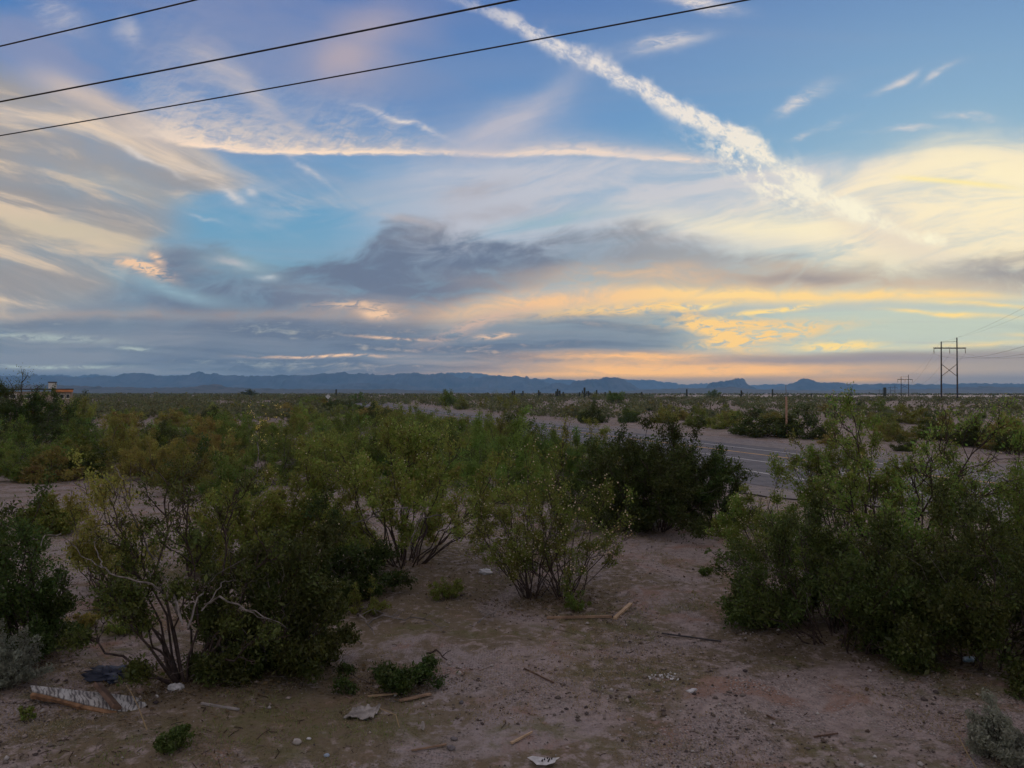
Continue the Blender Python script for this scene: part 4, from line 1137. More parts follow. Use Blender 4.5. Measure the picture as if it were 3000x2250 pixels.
hero(1555, 1752, 1312, 175, 'sparse creosote full of pale seed heads at the edge of the bare soil', 'olive', 23, depthy=0.9, seeds=0.30, seed_r=0.010, n_stem=24, n_br=6, n_tw=6, leaves=15, leaf=0.026,
     tilt=(1, 44), lnr=(0.78, 1.08), spread=0.035, stem_r=0.010, low=0.40, up=0.2, base_r=0.12, gappy=0.25, lean=(0.0, 0))
hero(1655, 1748, 1395, 175, 'shorter seedy creosote leaning right, joined to the sparse one', 'olive', 24, depthy=0.9, seeds=0.35, seed_r=0.010, n_stem=22, n_br=6, n_tw=6, leaves=15, leaf=0.026,
     tilt=(4, 60), lnr=(0.75, 1.08), spread=0.038, stem_r=0.010, low=0.38, up=0.2, base_r=0.12, gappy=0.25, lean=(0.08, 0))
hero(1930, 1552, 1255, 225, 'dense round dark bush before the road with a white bag under it', 'dark', 25, depthy=0.9, n_stem=44, n_br=8, n_tw=6, leaves=26, leaf=0.042,
     tilt=(1, 84), spread=0.065, stem_r=0.014, low=0.25, base_r=0.3, up=0.3)
hero(1790, 1545, 1300, 140, 'dark bush joining the left side of the dense round bush', 'dark', 26, depthy=0.9, n_stem=26, n_br=7, n_tw=6, leaves=24, leaf=0.042,
     tilt=(1, 80), spread=0.06, stem_r=0.012, low=0.25, base_r=0.2)
hero(2090, 1540, 1335, 95, 'dark bush joining the right side of the dense round bush', 'dark', 27, depthy=0.9, n_stem=22, n_br=7, n_tw=6, leaves=20, leaf=0.040,
     tilt=(1, 70), spread=0.05, stem_r=0.012, low=0.25, base_r=0.15)
hero(1450, 1470, 1225, 165, 'fresh green dense bush behind the seedy creosote', 'bright', 28, depthy=0.9, n_stem=34, n_br=8, n_tw=6, leaves=26, leaf=0.046,
     tilt=(1, 82), spread=0.07, stem_r=0.013, low=0.2, base_r=0.25)
hero(1655, 1440, 1265, 120, 'green bush between the fresh green bush and the dark round one', 'bright', 29, depthy=0.9, n_stem=26, n_br=7, n_tw=6, leaves=24, leaf=0.048,
     tilt=(1, 80), spread=0.07, stem_r=0.012, low=0.2, base_r=0.2)
# right hand group
hero(2640, 1790, 1225, 430, 'huge open creosote spreading before the road at right, gaps between its limbs', 'olive', 31, depthy=0.55, seeds=0.5, seed_r=0.011, n_stem=40, n_br=8, n_tw=6, leaves=20, leaf=0.031,
     tilt=(3, 72), spread=0.04, stem_r=0.019, low=0.45, up=0.15, base_r=0.30, gappy=0.35)
hero(2500, 1640, 1300, 190, 'tall light green creosote rising to the horizon behind the huge open one', 'olive', 32, depthy=0.8, seeds=0.6, seed_r=0.012, n_stem=26, n_br=7, n_tw=6, leaves=20, leaf=0.034,
     tilt=(1, 30), spread=0.04, stem_r=0.014, low=0.45, up=0.35, base_r=0.25)
hero(2480, 1880, 1530, 320, 'dark tangled bush with a pale board under it at right', 'dark', 33, depthy=0.7, n_stem=44, n_br=8, n_tw=6, leaves=22, leaf=0.030,
     tilt=(2, 84), spread=0.05, stem_r=0.012, low=0.25, base_r=0.45, gappy=0.1)
hero(2860, 1930, 1480, 300, 'darkest dense bush at the right edge above the crushed can', 'dark', 34, depthy=0.7, n_stem=54, n_br=8, n_tw=6, leaves=26, leaf=0.030,
     tilt=(2, 84), spread=0.055, stem_r=0.012, low=0.2, base_r=0.5)
hero(2930, 1800, 1290, 220, 'tall olive bush rising at the right edge behind the darkest one', 'olive', 35, depthy=0.7, seeds=0.3, n_stem=34, n_br=8, n_tw=6, leaves=22, leaf=0.032,
     tilt=(2, 60), spread=0.045, stem_r=0.013, low=0.35, base_r=0.3)
hero(2965, 2225, 2075, 95, 'small pale green shrub in the bottom right corner', 'grey', 36, depthy=0.9, name='bursage_shrub', n_stem=44, n_br=6, n_tw=5, leaves=16, leaf=0.018,
     tilt=(3, 82), spread=0.02, stem_r=0.004, low=0.2, base_r=0.10)
hero(500, 2200, 2118, 62, 'small green weed near the bottom left below the painted board', 'dark', 37, depthy=0.8, name='weed_plant', cat='weed', n_stem=16, n_br=4, n_tw=4, leaves=10, leaf=0.020,
     tilt=(5, 78), spread=0.014, stem_r=0.003, low=0.2, base_r=0.04)
hero(85, 2112, 2085, 22, 'tiny green weed under the left end of the painted board', 'olive', 38, depthy=0.8, name='weed_plant', cat='weed', n_stem=10, n_br=3, n_tw=3, leaves=8, leaf=0.016,
     tilt=(5, 78), spread=0.010, stem_r=0.003, low=0.2, base_r=0.03)
hero(1690, 1790, 1722, 45, 'small yellowish seedling at the right foot of the seedy creosotes', 'olive', 39, depthy=0.8, name='weed_plant', cat='weed', n_stem=12, n_br=4, n_tw=4, leaves=8, leaf=0.020,
     tilt=(5, 70), spread=0.016, stem_r=0.003, low=0.2, base_r=0.03)
hero(2065, 1688, 1655, 20, 'tiny yellow green weed on the open soil before the dark round bush', 'bright', 40, depthy=0.8, name='weed_plant', cat='weed', n_stem=10, n_br=3, n_tw=3, leaves=8, leaf=0.022,
     tilt=(5, 70), spread=0.016, stem_r=0.003, low=0.2, base_r=0.03)
for i, (px, pb, pt, hw, nm) in enumerate(((330, 1800, 1762, 50, 'low brown green weed clump on the pale soil behind the open bush'), (370, 1855, 1822, 60, 'low green weed clump left of the trunk of the open bush'),
                                          (250, 1840, 1812, 42, 'low rusty weed clump right of the left edge bush'), (1320, 1760, 1690, 60, 'yellowish low weed clump left of the seedy creosote'),
                                          (1060, 1800, 1715, 70, 'low yellow tipped bush under the bare arching stems'))):
    hero(px, pb, pt, hw, nm, ('brown', 'olive', 'brown', 'olive', 'olive')[i], 60 + i, name='weed_plant', cat='weed', n_stem=16, n_br=4, n_tw=4, leaves=10, leaf=0.022, tilt=(8, 82), spread=0.02, stem_r=0.004, low=0.15, base_r=0.05)
hero(300, 1735, 1400, 165, 'thin open bush with scattered clumps left of the bare grey limbs', 'brown', 51, depthy=0.8, n_stem=18, n_br=7, n_tw=6, leaves=20, leaf=0.030,
     tilt=(6, 60), spread=0.05, stem_r=0.009, low=0.45, gappy=0.45)
hero(690, 1680, 1400, 150, 'olive bush between the tall open bush and the wide olive one', 'olive', 52, depthy=0.8, seeds=0.2, n_stem=26, n_br=7, n_tw=6, leaves=20, leaf=0.034,
     tilt=(2, 70), spread=0.05, stem_r=0.010, low=0.3)
hero(980, 1745, 1500, 165, 'dark olive bush left of the bare arching stems', 'dark', 53, depthy=0.8, seeds=0.2, n_stem=28, n_br=7, n_tw=6, leaves=22, leaf=0.034,
     tilt=(2, 76), spread=0.05, stem_r=0.010, low=0.25)
hero(2240, 1650, 1420, 130, 'olive bush at the left side of the huge open creosote', 'olive', 55, depthy=0.8, seeds=0.4, n_stem=22, n_br=7, n_tw=6, leaves=18, leaf=0.032, tilt=(4, 70), spread=0.045, stem_r=0.009, low=0.3, gappy=0.3)
hero(2250, 1815, 1610, 110, 'dark low bush at the left foot of the dark tangled bush', 'dark', 56, depthy=0.8, n_stem=22, n_br=7, n_tw=6, leaves=20, leaf=0.030, tilt=(4, 80), spread=0.045, stem_r=0.009, low=0.25, gappy=0.25)
# left middle distance
rK, pK, kK = hero(70, 1345, 1135, 190, 'large dark tree like bush at the left edge with twigs against the sky', 'dark', 41, depthy=0.9, name='ironwood_tree', cat='tree', n_stem=40, n_br=8, n_tw=6, leaves=26, leaf=0.060,
                  tilt=(1, 84), spread=0.09, stem_r=0.03, low=0.25, base_r=0.3)
for i, pts in enumerate([[(60, 1160), (64, 1120), (70, 1080)], [(40, 1160), (35, 1130), (22, 1108)], [(64, 1120), (78, 1104), (82, 1090)], [(100, 1165), (110, 1140), (106, 1125)]]):
    o = px_branch(rK, pK, pK.y, pts, 0.03, 0.008, 'sky_twig', seed=70 + i, mat='dark')
_rng = np.random.default_rng(7)
_c = np.concatenate([np.array(at_depth(x, y, pK.y) - pK)[None] + _rng.normal(0, 1, (60, 3)) * np.array([0.22, 0.2, 0.28]) for (x, y) in ((68, 1092), (62, 1118), (28, 1115), (80, 1098), (48, 1135), (105, 1140), (60, 1140), (85, 1150))])
_a = unit(_rng.normal(0, 1, _c.shape)); _b = unit(np.cross(_a, _rng.normal(0, 1, _c.shape)))
_LV = np.stack([_c - _a * 0.045, _c + _b * 0.02, _c + _a * 0.045, _c - _b * 0.02], 1).reshape(-1, 3)
_me = mesh_np('sky_leaves', _LV, np.arange(len(_LV)).reshape(-1, 4))
_me.attributes.new('tone', 'FLOAT', 'FACE').data.foreach_set('value', np.full(len(_LV) // 4, 0.5, np.float32))
obj('sky_leaves', _me, LEAF['dark'], rK)['kind'] = 'stuff'
MID = [(85, 1408, 1292, 110, 'light olive bush on the left edge of the pale clearing', 'olive'), (365, 1392, 1240, 140, 'brownish bush behind the middle of the pale clearing', 'brown'),
       (250, 1372, 1255, 110, 'olive bush between the dark tree and the brownish bush', 'olive'), (560, 1450, 1315, 110, 'dark brown bush on the right rim of the pale clearing', 'brown'),
       (680, 1470, 1335, 100, 'olive bush left of the white dead stalk', 'olive'), (800, 1420, 1250, 120, 'olive bush just right of the white dead stalk', 'olive'),
       (960, 1400, 1235, 130, 'green olive bush in the middle of the scrub', 'olive'), (1110, 1390, 1225, 120, 'olive bush left of the fresh green bush', 'olive'),
       (1270, 1420, 1240, 120, 'dark green bush touching the fresh green bush', 'dark'), (470, 1350, 1240, 100, 'dark bush with a shadowed hollow behind the clearing', 'dark'),
       (610, 1365, 1250, 110, 'brown olive bush in the scrub behind the clearing', 'brown'), (150, 1560, 1470, 70, 'thin bush in front of the pale clearing', 'olive'),
       (30, 1385, 1260, 120, 'dark olive bush under the dark tree at the left edge', 'olive'), (180, 1400, 1300, 90, 'low olive bush at the back of the pale clearing', 'olive'), (450, 1405, 1290, 100, 'low brown bush at the back of the pale clearing', 'brown'),
       (880, 1370, 1215, 120, 'olive bush behind the scrub middle', 'olive'), (1030, 1345, 1205, 120, 'pale olive bush in the scrub below the jagged ridge middle', 'olive'), (1190, 1345, 1205, 120, 'olive bush before the short visible stretch of far road', 'olive'),
       (1440, 1340, 1195, 110, 'olive bush on the near verge behind the fresh green bush', 'olive'), (1560, 1400, 1222, 110, 'dark green bush on the near verge right of the fresh green bush', 'dark'), (1730, 1400, 1250, 90, 'green bush on the near verge behind the dark round bush', 'olive'),
       (1340, 1385, 1220, 110, 'olive bush in front of the far bend of the road', 'olive'), (700, 1345, 1225, 110, 'olive bush behind the white dead stalk', 'olive')]
for i, (px, pb, pt, hw, nm, lk) in enumerate(MID):
    hero(px, pb, pt, hw, nm, lk, 80 + i, depthy=0.9, seeds=0.12, n_stem=26, n_br=7, n_tw=5, leaves=20, leaf=0.05, tilt=(2, 80), spread=0.075, stem_r=0.012, low=0.2, base_r=0.2, sides=(4, 3, 3))
# flowering wand and the dead white stalk
rF, pF, kF = hero(775, 1400, 1178, 55, 'tall thin wand with yellow blossoms above the scrub', 'olive', 97, depthy=0.9, seedkey='gold', seeds=0.9, seed_r=0.017, n_stem=6, n_br=5, n_tw=4, leaves=4, leaf=0.05,
                  tilt=(1, 16), spread=0.06, stem_r=0.010, low=0.35)
pS = on_ground(752, 1455)
oS = MB().tube([at_depth(x, y, pS.y) for (x, y) in ((752, 1460), (751, 1413), (754, 1369), (758, 1322), (754, 1297))], [0.03, 0.03, 0.026, 0.02, 0.012], 6)
oS.tube([at_depth(x, y, pS.y) for (x, y) in ((757, 1358), (766, 1338), (778, 1332))], [0.018, 0.014, 0.008], 5)
tag(oS.build('dead_stalk', BARK['pale']), 'bare white dead stalk standing among the olive bushes', 'dead stalk')

# -- scrub further out: every bush its own object, a few sets of shared meshes
VAR = []
for i in range(7):
    VAR.append(shrub_meshes('scrub', 200 + i, sides=(4, 3, 3), twigs=False, H=1.0, Rx=0.72 + 0.12 * (i % 3), Ry=0.72 + 0.1 * (i % 2), n_stem=26, n_br=6, n_tw=5, leaves=11, leaf=0.052, tilt=(1, 84),
                            spread=0.05, stem_r=0.010, low=0.2, base_r=0.10, seeds=0.16 if i % 2 else 0.05, seed_r=0.013))
for i in range(3):
    VAR.append(shrub_meshes('scrub', 230 + i, sides=(4, 3, 3), twigs=False, H=1.0, Rx=0.6, Ry=0.6, n_stem=20, n_br=6, n_tw=5, leaves=8, leaf=0.045, tilt=(1, 55),
                            spread=0.045, stem_r=0.012, low=0.35, base_r=0.10))
DESC = {'olive': 'olive creosote bush', 'dark': 'dark green bush', 'bright': 'fresh green bush', 'brown': 'brown tinged bush'}
LAND = [(0, 'the house'), (230, 'the ridge end'), (430, 'the first ridge bump'), (585, 'the dark ridge knob'), (720, 'the brown hill'), (860, 'the sign ridge'), (961, 'the road sign'),
        (1120, 'the mid ridge'), (1310, 'the skyline tree'), (1505, 'the pair of saguaros'), (1640, 'the saguaro cluster'), (1800, 'the broad mountain'), (1960, 'the butte gap'),
        (2140, 'the steep butte'), (2350, 'the rounded peak'), (2500, 'the long level shoulder'), (2625, 'the small pylons'), (2781, 'the tall pylon'), (2950, 'the right edge')]
def scrub(i, X, Y, h, key, place, rng):
    z = gz(X, Y)
    v = VAR[rng.randrange(len(VAR))]
    px = 1500 + 2250 * X / Y
    lm = min(LAND, key=lambda q: abs(q[0] - px))[1]
    if place == 'left': band = 'near the clearing' if Y < 48 else 'in middle scrub' if Y < 80 else 'in far scrub' if Y < 125 else 'in farthest scrub'
    else: band = 'beyond the road' if Y < 80 else 'on sandy flat' if Y < 130 else 'on far flat'
    size = 'low' if h < 1.35 else 'tall' if h > 1.75 else 'round'
    wide = rng.uniform(1.0, 1.55)
    place_shrub('creosote_bush', 'bush', '%s %s %s below %s' % (size, DESC[key], band, lm), 'bushes in the scrub left of the road' if place == 'left' else 'bushes on the flat beyond the road',
                v, (LEAF[key], BARK['dark'], SEED['fuzz']), (X, Y, z - 0.03), rng.uniform(0, 6.28), (h * wide, h * rng.uniform(1.0, 1.5), h))
def scatter():
    rng = random.Random(21)
    # named ones beyond the road and along the skyline: base px, top px, half width, tone, label
    for (px, pb, pt, hw, key, lb) in ((2240, 1278, 1215, 105, 'dark', 'broad dark bush across the road, left of the tall light green creosote'), (2360, 1285, 1205, 90, 'dark', 'dark bush behind the tall light green creosote'),
                                      (1740, 1240, 1188, 42, 'dark', 'dark round bush on the far road verge, larger of a pair'), (1845, 1238, 1196, 36, 'dark', 'dark round bush on the far road verge, smaller of a pair'),
                                      (1680, 1222, 1190, 22, 'brown', 'small brown bush left of the pair on the far road verge'), (1950, 1240, 1185, 40, 'brown', 'brown green bush right of the pair on the far road verge'),
                                      (2050, 1250, 1195, 45, 'olive', 'olive bush far side of the road before the butte'), (2120, 1258, 1205, 40, 'olive', 'olive bush in the gap left of the broad dark bush'),
                                      (1310, 1190, 1141, 26, 'bright', 'round green tree standing out on the skyline in the middle'), (1805, 1182, 1146, 30, 'bright', 'round green tree on the skyline below the mesa right end'),
                                      (2092, 1166, 1144, 20, 'bright', 'small green tree on the skyline under the butte'), (730, 1162, 1143, 28, 'dark', 'dark bush rising over the skyline left of the road sign'),
                                      (1745, 1172, 1152, 14, 'olive', 'small round bush left of the green skyline tree'), (1500, 1180, 1156, 20, 'olive', 'low bush below the pair of saguaros'),
                                      (1045, 1180, 1150, 20, 'bright', 'green bush right of the road sign'), (1350, 1200, 1165, 24, 'olive', 'bush at the right foot of the green skyline tree'),
                                      (2860, 1310, 1250, 80, 'dark', 'dark bush behind the huge open creosote near the right edge'), (2960, 1320, 1235, 90, 'brown', 'brown bush beyond the road at the right edge'),
                                      (2660, 1240, 1195, 60, 'brown', 'brown bush beyond the road left of the tall pylon'), (2570, 1215, 1175, 45, 'olive', 'olive bush beyond the road below the small pylons'), (95, 1250, 1150, 48, 'olive', 'olive bush before the left part of the house'), (160, 1252, 1158, 48, 'dark', 'dark bush before the orange fascia of the house'), (225, 1254, 1162, 48, 'olive', 'olive bush at the right end of the house')):
        p = on_ground(px, pb); k = p.y / 2250
        v = VAR[rng.randrange(7)]
        h = (pb - pt) * k
        place_shrub('skyline_tree' if 'tree' in lb else 'creosote_bush', 'tree' if 'tree' in lb else 'bush', lb, None, v, (LEAF[key], BARK['dark'], SEED['fuzz']), (p.x, p.y, p.z - 0.03), rng.uniform(0, 6.28), (hw * k / 0.75, hw * k / 0.75, h * 1.15))
    placed = []
    def free(X, Y, d):
        return all((X - a) ** 2 + (Y - b) ** 2 > d * d for a, b in placed)
    n = 0; tries = 0
    while n < 118 and tries < 20000:                     # left of the road
        tries += 1
        Y = 25 * (170 / 25) ** (rng.random() ** 0.85)
        X = rng.uniform(-0.72 * Y, 0.1 * Y + 6)
        px = 1500 + 2250 * X / Y
        if across(X, Y) > 17.0: continue
        if Y < 34 and px < 820: continue
        if Y < 31: continue
        if not free(X, Y, 1.0 + Y * 0.013): continue
        placed.append((X, Y))
        key = rng.choices(('olive', 'brown', 'dark', 'bright'), (5.5, 1.3, 1.6, 1.2))[0]
        h = rng.uniform(1.3, 2.2)
        scrub(n, X, Y, h, key, 'left', rng); n += 1
    v_ = 0; tries = 0
    while v_ < 62 and tries < 20000:                     # along the near verge
        tries += 1
        t = 52 + 210 * rng.random() ** 1.3; s = rng.uniform(12.0, 17.2)
        X, Y = RU[0] * t + RN[0] * s, RU[1] * t + RN[1] * s
        if Y < 50 or not free(X, Y, 1.7): continue
        placed.append((X, Y))
        scrub(v_, X, Y, rng.uniform(1.7, 2.5), rng.choices(('olive', 'dark', 'brown'), (5, 2, 2))[0], 'left', rng); v_ += 1
    m = 0; tries = 0
    while m < 92 and tries < 20000:                      # beyond the road
        tries += 1
        Y = 48 * (190 / 48) ** (rng.random() ** 1.15)
        X = rng.uniform(-0.2 * Y, 0.72 * Y)
        if across(X, Y) < 42.0: continue
        if not free(X, Y, 1.5 + Y * 0.016): continue
        placed.append((X, Y))
        key = rng.choices(('olive', 'brown', 'dark'), (4, 3.5, 2))[0]
        scrub(m, X, Y, rng.uniform(0.9, 1.75), key, 'beyond', rng); m += 1
scatter()
def tell_apart():
    """bushes that would share a label are told apart by distance"""
    by = {}
    for o in COL.objects:
        if o.get('category') == 'bush' and o.get('group'): by.setdefault(o['label'], []).append(o)
    words = 'two three four five six seven eight nine ten eleven twelve thirteen fourteen fifteen sixteen seventeen eighteen nineteen twenty'.split()
    rank = ['nearest'] + [w + ' nearest' for w in 'second third fourth fifth sixth seventh eighth ninth tenth eleventh twelfth thirteenth fourteenth fifteenth sixteenth seventeenth eighteenth nineteenth'.split()]
    for lb, os_ in by.items():
        if len(os_) < 2 or len(os_) > 20: continue
        os_.sort(key=lambda o: o.location.y)
        for i, o in enumerate(os_):
            o['label'] = lb + (', nearer of two' if i == 0 else ', farther of two') if len(os_) == 2 else lb + ', ' + (rank[i] if i < len(os_) - 1 else 'farthest') + ' of ' + words[len(os_) - 2]
tell_apart()
def far_scrub():
    """the scrub beyond counting, one mass out to the foot of the hills"""
    rng = np.random.default_rng(3)
    Vs = []; Ts = []
    for (n, y0, y1, cards, size) in ((5200, 110, 420, 40, 0.25), (9000, 420, 3000, 12, 0.85)):
        Y = y0 * (y1 / y0) ** rng.uniform(0, 1, n) ** 0.8
        X = rng.uniform(-0.8, 0.8, n) * Y
        s = across(X, Y)
        cl = fbm(X / 22.0, Y / 30.0, 3, 44)
        keep = ((s < 18) | (s > 42) | (Y > 215)) & (rng.uniform(0, 1, n) < np.where(s > 42, 0.55 + 1.3 * cl, 0.95 + 0.9 * cl)) & ~((Y > 440) & (Y < 780) & (X > 0.19 * Y))
        X, Y = X[keep], Y[keep]; n = len(X)
        h = rng.uniform(1.0, 1.9, n) * np.where(rng.uniform(0, 1, n) < 0.05, 1.8, 1.0)
        Z = ground_z(X, Y)
        d = unit(rng.normal(0, 1, (n, cards, 3))) * rng.uniform(0.3, 1, (n, cards, 1)) ** 0.5
        C = np.stack([X[:, None] + d[..., 0] * h[:, None] * 0.95, Y[:, None] + d[..., 1] * h[:, None] * 0.95, Z[:, None] + h[:, None] * (0.5 + 0.5 * d[..., 2])], -1).reshape(-1, 3)
        a = unit(rng.normal(0, 1, C.shape)); b = unit(np.cross(a, rng.normal(0, 1, C.shape)))
        q = size * rng.uniform(0.6, 1.4, (len(C), 1))
        Vs.append(np.stack([C - a * q, C + b * q * 0.6, C + a * q, C - b * q * 0.6], 1).reshape(-1, 3))
        Ts.append(np.repeat(rng.uniform(0, 1, n), cards))
    V = np.concatenate(Vs)
    me = mesh_np('distant_scrub', V, np.arange(len(V)).reshape(-1, 4))
    me.attributes.new('tone', 'FLOAT', 'FACE').data.foreach_set('value', np.concatenate(Ts).astype(np.float32))
    o = obj('distant_scrub', me, leaf_mat('far_scrub_leaves', [(0.055, 0.060, 0.026), (0.085, 0.086, 0.038), (0.115, 0.105, 0.055)], 0.2, 0.0, True))
    tag(o, 'mass of distant desert scrub out to the foot of the hills', 'scrub', kind='stuff')
far_scrub()

# ------------------------------------------------------------------ things lying on the soil
def flat_quad_thing(name, pts_px, th, mat, label, cat, lift=0.0, group=None, tilt=None):
    """a board or sheet lying on the soil: its outline's corners in photograph pixels"""
    P = [on_ground(x, y) for (x, y) in pts_px]
    c = sum(P, Vector()) / len(P)
    n = len(P)
    zs = [p.z for p in P]; zc = sum(zs) / n
    V = []
    for j, p in enumerate(P):
        z = (0.3 * (p.z - zc)) + (tilt[j] if tilt else 0) + lift
        V.append((p.x - c.x, p.y - c.y, z))
    V += [(a, b, z + th) for (a, b, z) in V]
    F = [tuple(range(n)), tuple(range(2 * n - 1, n - 1, -1))] + [(i, i + n, (i + 1) % n + n, (i + 1) % n) for i in range(n)]
    o = MB().add(V, F).build(name, mat)
    o.location = c
    bm_fix(o)
    return tag(o, label, cat, group)
def bm_fix(o):
    import bmesh
    b = bmesh.new(); b.from_mesh(o.data); bmesh.ops.recalc_face_normals(b, faces=b.faces); b.to_mesh(o.data); b.free()
def lath(name, a, b, wpx, th, mat, label, cat, lift=0.01, group=None, taper=1.0):
    p, q = on_ground(*a), on_ground(*b)
    k = (p.y + q.y) / 2 / 2250; w = wpx * k
    u = (q - p); L = u.length; mid = (p + q) / 2
    m = MB(); n = 6
    s = Vector((-u.y, u.x, 0)).normalized()
    V = []; rng = random.Random(int(a[0] * 7 + a[1]))
    for i in range(n + 1):
        f = i / n; c = p.lerp(q, f) - mid
        ww = w / 2 * (1 - (1 - taper) * f) * rng.uniform(0.85, 1.1)
        for (sx, zz) in ((-1, 0), (1, 0), (1, th), (-1, th)):
            V.append((c.x + s.x * sx * ww, c.y + s.y * sx * ww, c.z + zz + lift))
    F = [(3, 2, 1, 0), tuple(n * 4 + k_ for k_ in range(4))]
    for i in range(n):
        for k_ in range(4): F.append((i * 4 + k_, i * 4 + (k_ + 1) % 4, i * 4 + 4 + (k_ + 1) % 4, i * 4 + 4 + k_))
    o = m.add(V, F).build(name, mat); o.location = mid; bm_fix(o)
    return tag(o, label, cat, group)

def board_mat():
    m, nt, out = new_mat('peeling_white_board'); S.nt = nt; L = nt.links.new
    b = nt.nodes.new('ShaderNodeBsdfPrincipled')
    tc = nt.nodes.new('ShaderNodeTexCoord')
    sx = nt.nodes.new('ShaderNodeSeparateXYZ'); L(tc.outputs['Object'], sx.inputs[0])
    x, y = S(sx.outputs[0]), S(sx.outputs[1])
    u = x + y * 0.55; v = y - x * 0.2
    n1 = noise(vec(u * 2.2, v * 1.4), 1.0, 3, 0.5); n2 = noise(vec(u * 9.0, v * 3.0), 1.0, 4, 0.6); n3 = noise(vec(u * 30.0, v * 5.0), 1.0, 3, 0.6)
    wv = S.op('SINE', u * 150.0 + (n1 - 0.5) * 40.0)
    f = sat(sm(0.12, 0.62, wv * 0.6 + (n2 - 0.5) * 2.6) * 0.85 + sm(0.52, 0.66, n3) * 0.6)
    c = mixc(mixc((0.46, 0.45, 0.42, 1), (0.30, 0.28, 0.25, 1), sm(0.4, 0.65, n2)), (0.085, 0.075, 0.075, 1), f)
    L(c, b.inputs['Base Color']); b.inputs['Roughness'].default_value = 0.85
    L(b.outputs[0], out.inputs['Surface'])
    return m
lathm = plain_mat('weathered_lath', (0.20, 0.13, 0.085), (0.34, 0.23, 0.15), 9.0, 0.9, 0.2, (1, 1, 1))
tanm = plain_mat('tan_splinter', (0.36, 0.25, 0.15), (0.50, 0.36, 0.23), 9.0, 0.9, 0.2)
brownw = plain_mat('dark_brown_plank', (0.085, 0.052, 0.036), (0.16, 0.10, 0.07), 9.0, 0.85, 0.2)
edgem = plain_mat('splintered_edge', (0.12, 0.065, 0.035), (0.28, 0.16, 0.085), 16.0, 0.95, 0.3)
whitem = plain_mat('dirty_white_scrap', (0.38, 0.37, 0.36), (0.66, 0.65, 0.64), 14.0, 0.7, detail=6)
bagm = plain_mat('white_plastic', (0.45, 0.45, 0.47), (0.70, 0.70, 0.72), 8.0, 0.5)
tarpm = plain_mat('dark_blue_plastic', (0.018, 0.022, 0.036), (0.045, 0.055, 0.085), 5.0, 0.45)
stonem = plain_mat('pale_stone', (0.26, 0.23, 0.21), (0.46, 0.42, 0.39), 22.0, 0.9, 0.3)
dstone = plain_mat('dark_stone', (0.10, 0.09, 0.095), (0.20, 0.18, 0.18), 22.0, 0.9, 0.3)

# painted board with a splintered front edge and a plank lying across it
def painted_board():
    top = [(89, 2033), (416, 2042), (432, 2070), (380, 2084), (344, 2086), (250, 2078), (145, 2064), (95, 2054)]
    P = [on_ground(x, y) for (x, y) in top]
    c = Vector((sum(p.x for p in P) / 8, sum(p.y for p in P) / 8, 0)); c.z = gz(c.x, c.y)
    r = empty('painted_board', c); tag(r, 'broken plywood board with peeling white paint and dark wavy grain', 'board')
    h = [0.06, 0.02, 0.02, 0.025, 0.03, 0.04, 0.05, 0.06]
    V = [(p.x - c.x, p.y - c.y, h[i] + 0.015) for i, p in enumerate(P)]
    V += [(a, b, z - 0.010) for a, b, z in V]
    n = 8
    o = MB().add(V, [tuple(range(n))[::-1], tuple(range(n, 2 * n))] + [(i, (i + 1) % n, (i + 1) % n + n, i + n) for i in range(n)]).build('sheet', board_mat(), r); bm_fix(o)
    m = MB()
    fr = [7, 6, 5, 4]; rng = random.Random(4)
    pts = []
    for j in range(3):
        a, b = P[fr[j]], P[fr[j + 1]]
        ha, hb = h[fr[j]], h[fr[j + 1]]
        for q in range(5):
            f = q / 5; pp = a.lerp(b, f); pts.append((pp.x - c.x, pp.y - c.y, ha + (hb - ha) * f))
    pts.append((P[4].x - c.x, P[4].y - c.y, h[4]))
    V = []
    for (x, y, z) in pts:
        j = rng.uniform(-0.02, 0.02)
        V += [(x, y - 0.004, z + 0.004), (x, y - 0.03 + j * 0.5, z - 0.012), (x, y - 0.02 + j, max(z - 0.045, 0.0)), (x, y + 0.06, max(z - 0.06, -0.01))]
    F = []
    for i in range(len(pts) - 1):
        for k_ in range(3): F.append((i * 4 + k_, i * 4 + 4 + k_, i * 4 + 5 + k_, i * 4 + 1 + k_))
    o = m.add(V, F).build('splintered_edge', edgem, r); bm_fix(o)
painted_board()
a_, b_ = on_ground(290, 2046), on_ground(338, 2084)
def cross_plank():
    u = (b_ - a_); L = u.length + 0.1; mid = (a_ + b_) / 2
    o = MB().box((0, 0, 0), (L, 0.085, 0.04)).build('wooden_plank', brownw)
    o.location = (mid.x, mid.y, mid.z + 0.085); o.rotation_euler = (R(-32), R(4), math.atan2(u.y, u.x))
    bev = o.modifiers.new('bevel', 'BEVEL'); bev.width = 0.004
    tag(o, 'short dark plank lying across the painted board', 'plank')
cross_plank()
lath('wooden_lath', (1170, 2058), (1262, 2038), 12, 0.016, lathm, 'brown broken lath below the low trailing bush', 'lath')
lath('wooden_lath', (1078, 2045), (1166, 2037), 6, 0.015, tanm, 'thin pale lath left of the brown broken lath', 'lath')
lath('wooden_lath', (1602, 1815), (1792, 1811), 6, 0.03, lathm, 'long thin lath lying level below the seedy creosotes', 'lath')
lath('wooden_plank', (1801, 1817), (1848, 1774), 11, 0.03, tanm, 'short tan plank pointing away at the right end of the long lath', 'plank')
lath('metal_rod', (1939, 1859), (2113, 1883), 4.5, 0.014, plain_mat('black_rod', (0.02, 0.018, 0.02), (0.05, 0.04, 0.04), 9.0, 0.6), 'thin black rod lying on the open soil', 'rod')
lath('dry_stick', (1536, 1962), (1622, 2004), 4, 0.012, brownw, 'thin brown stick on the bare soil in the middle', 'stick')
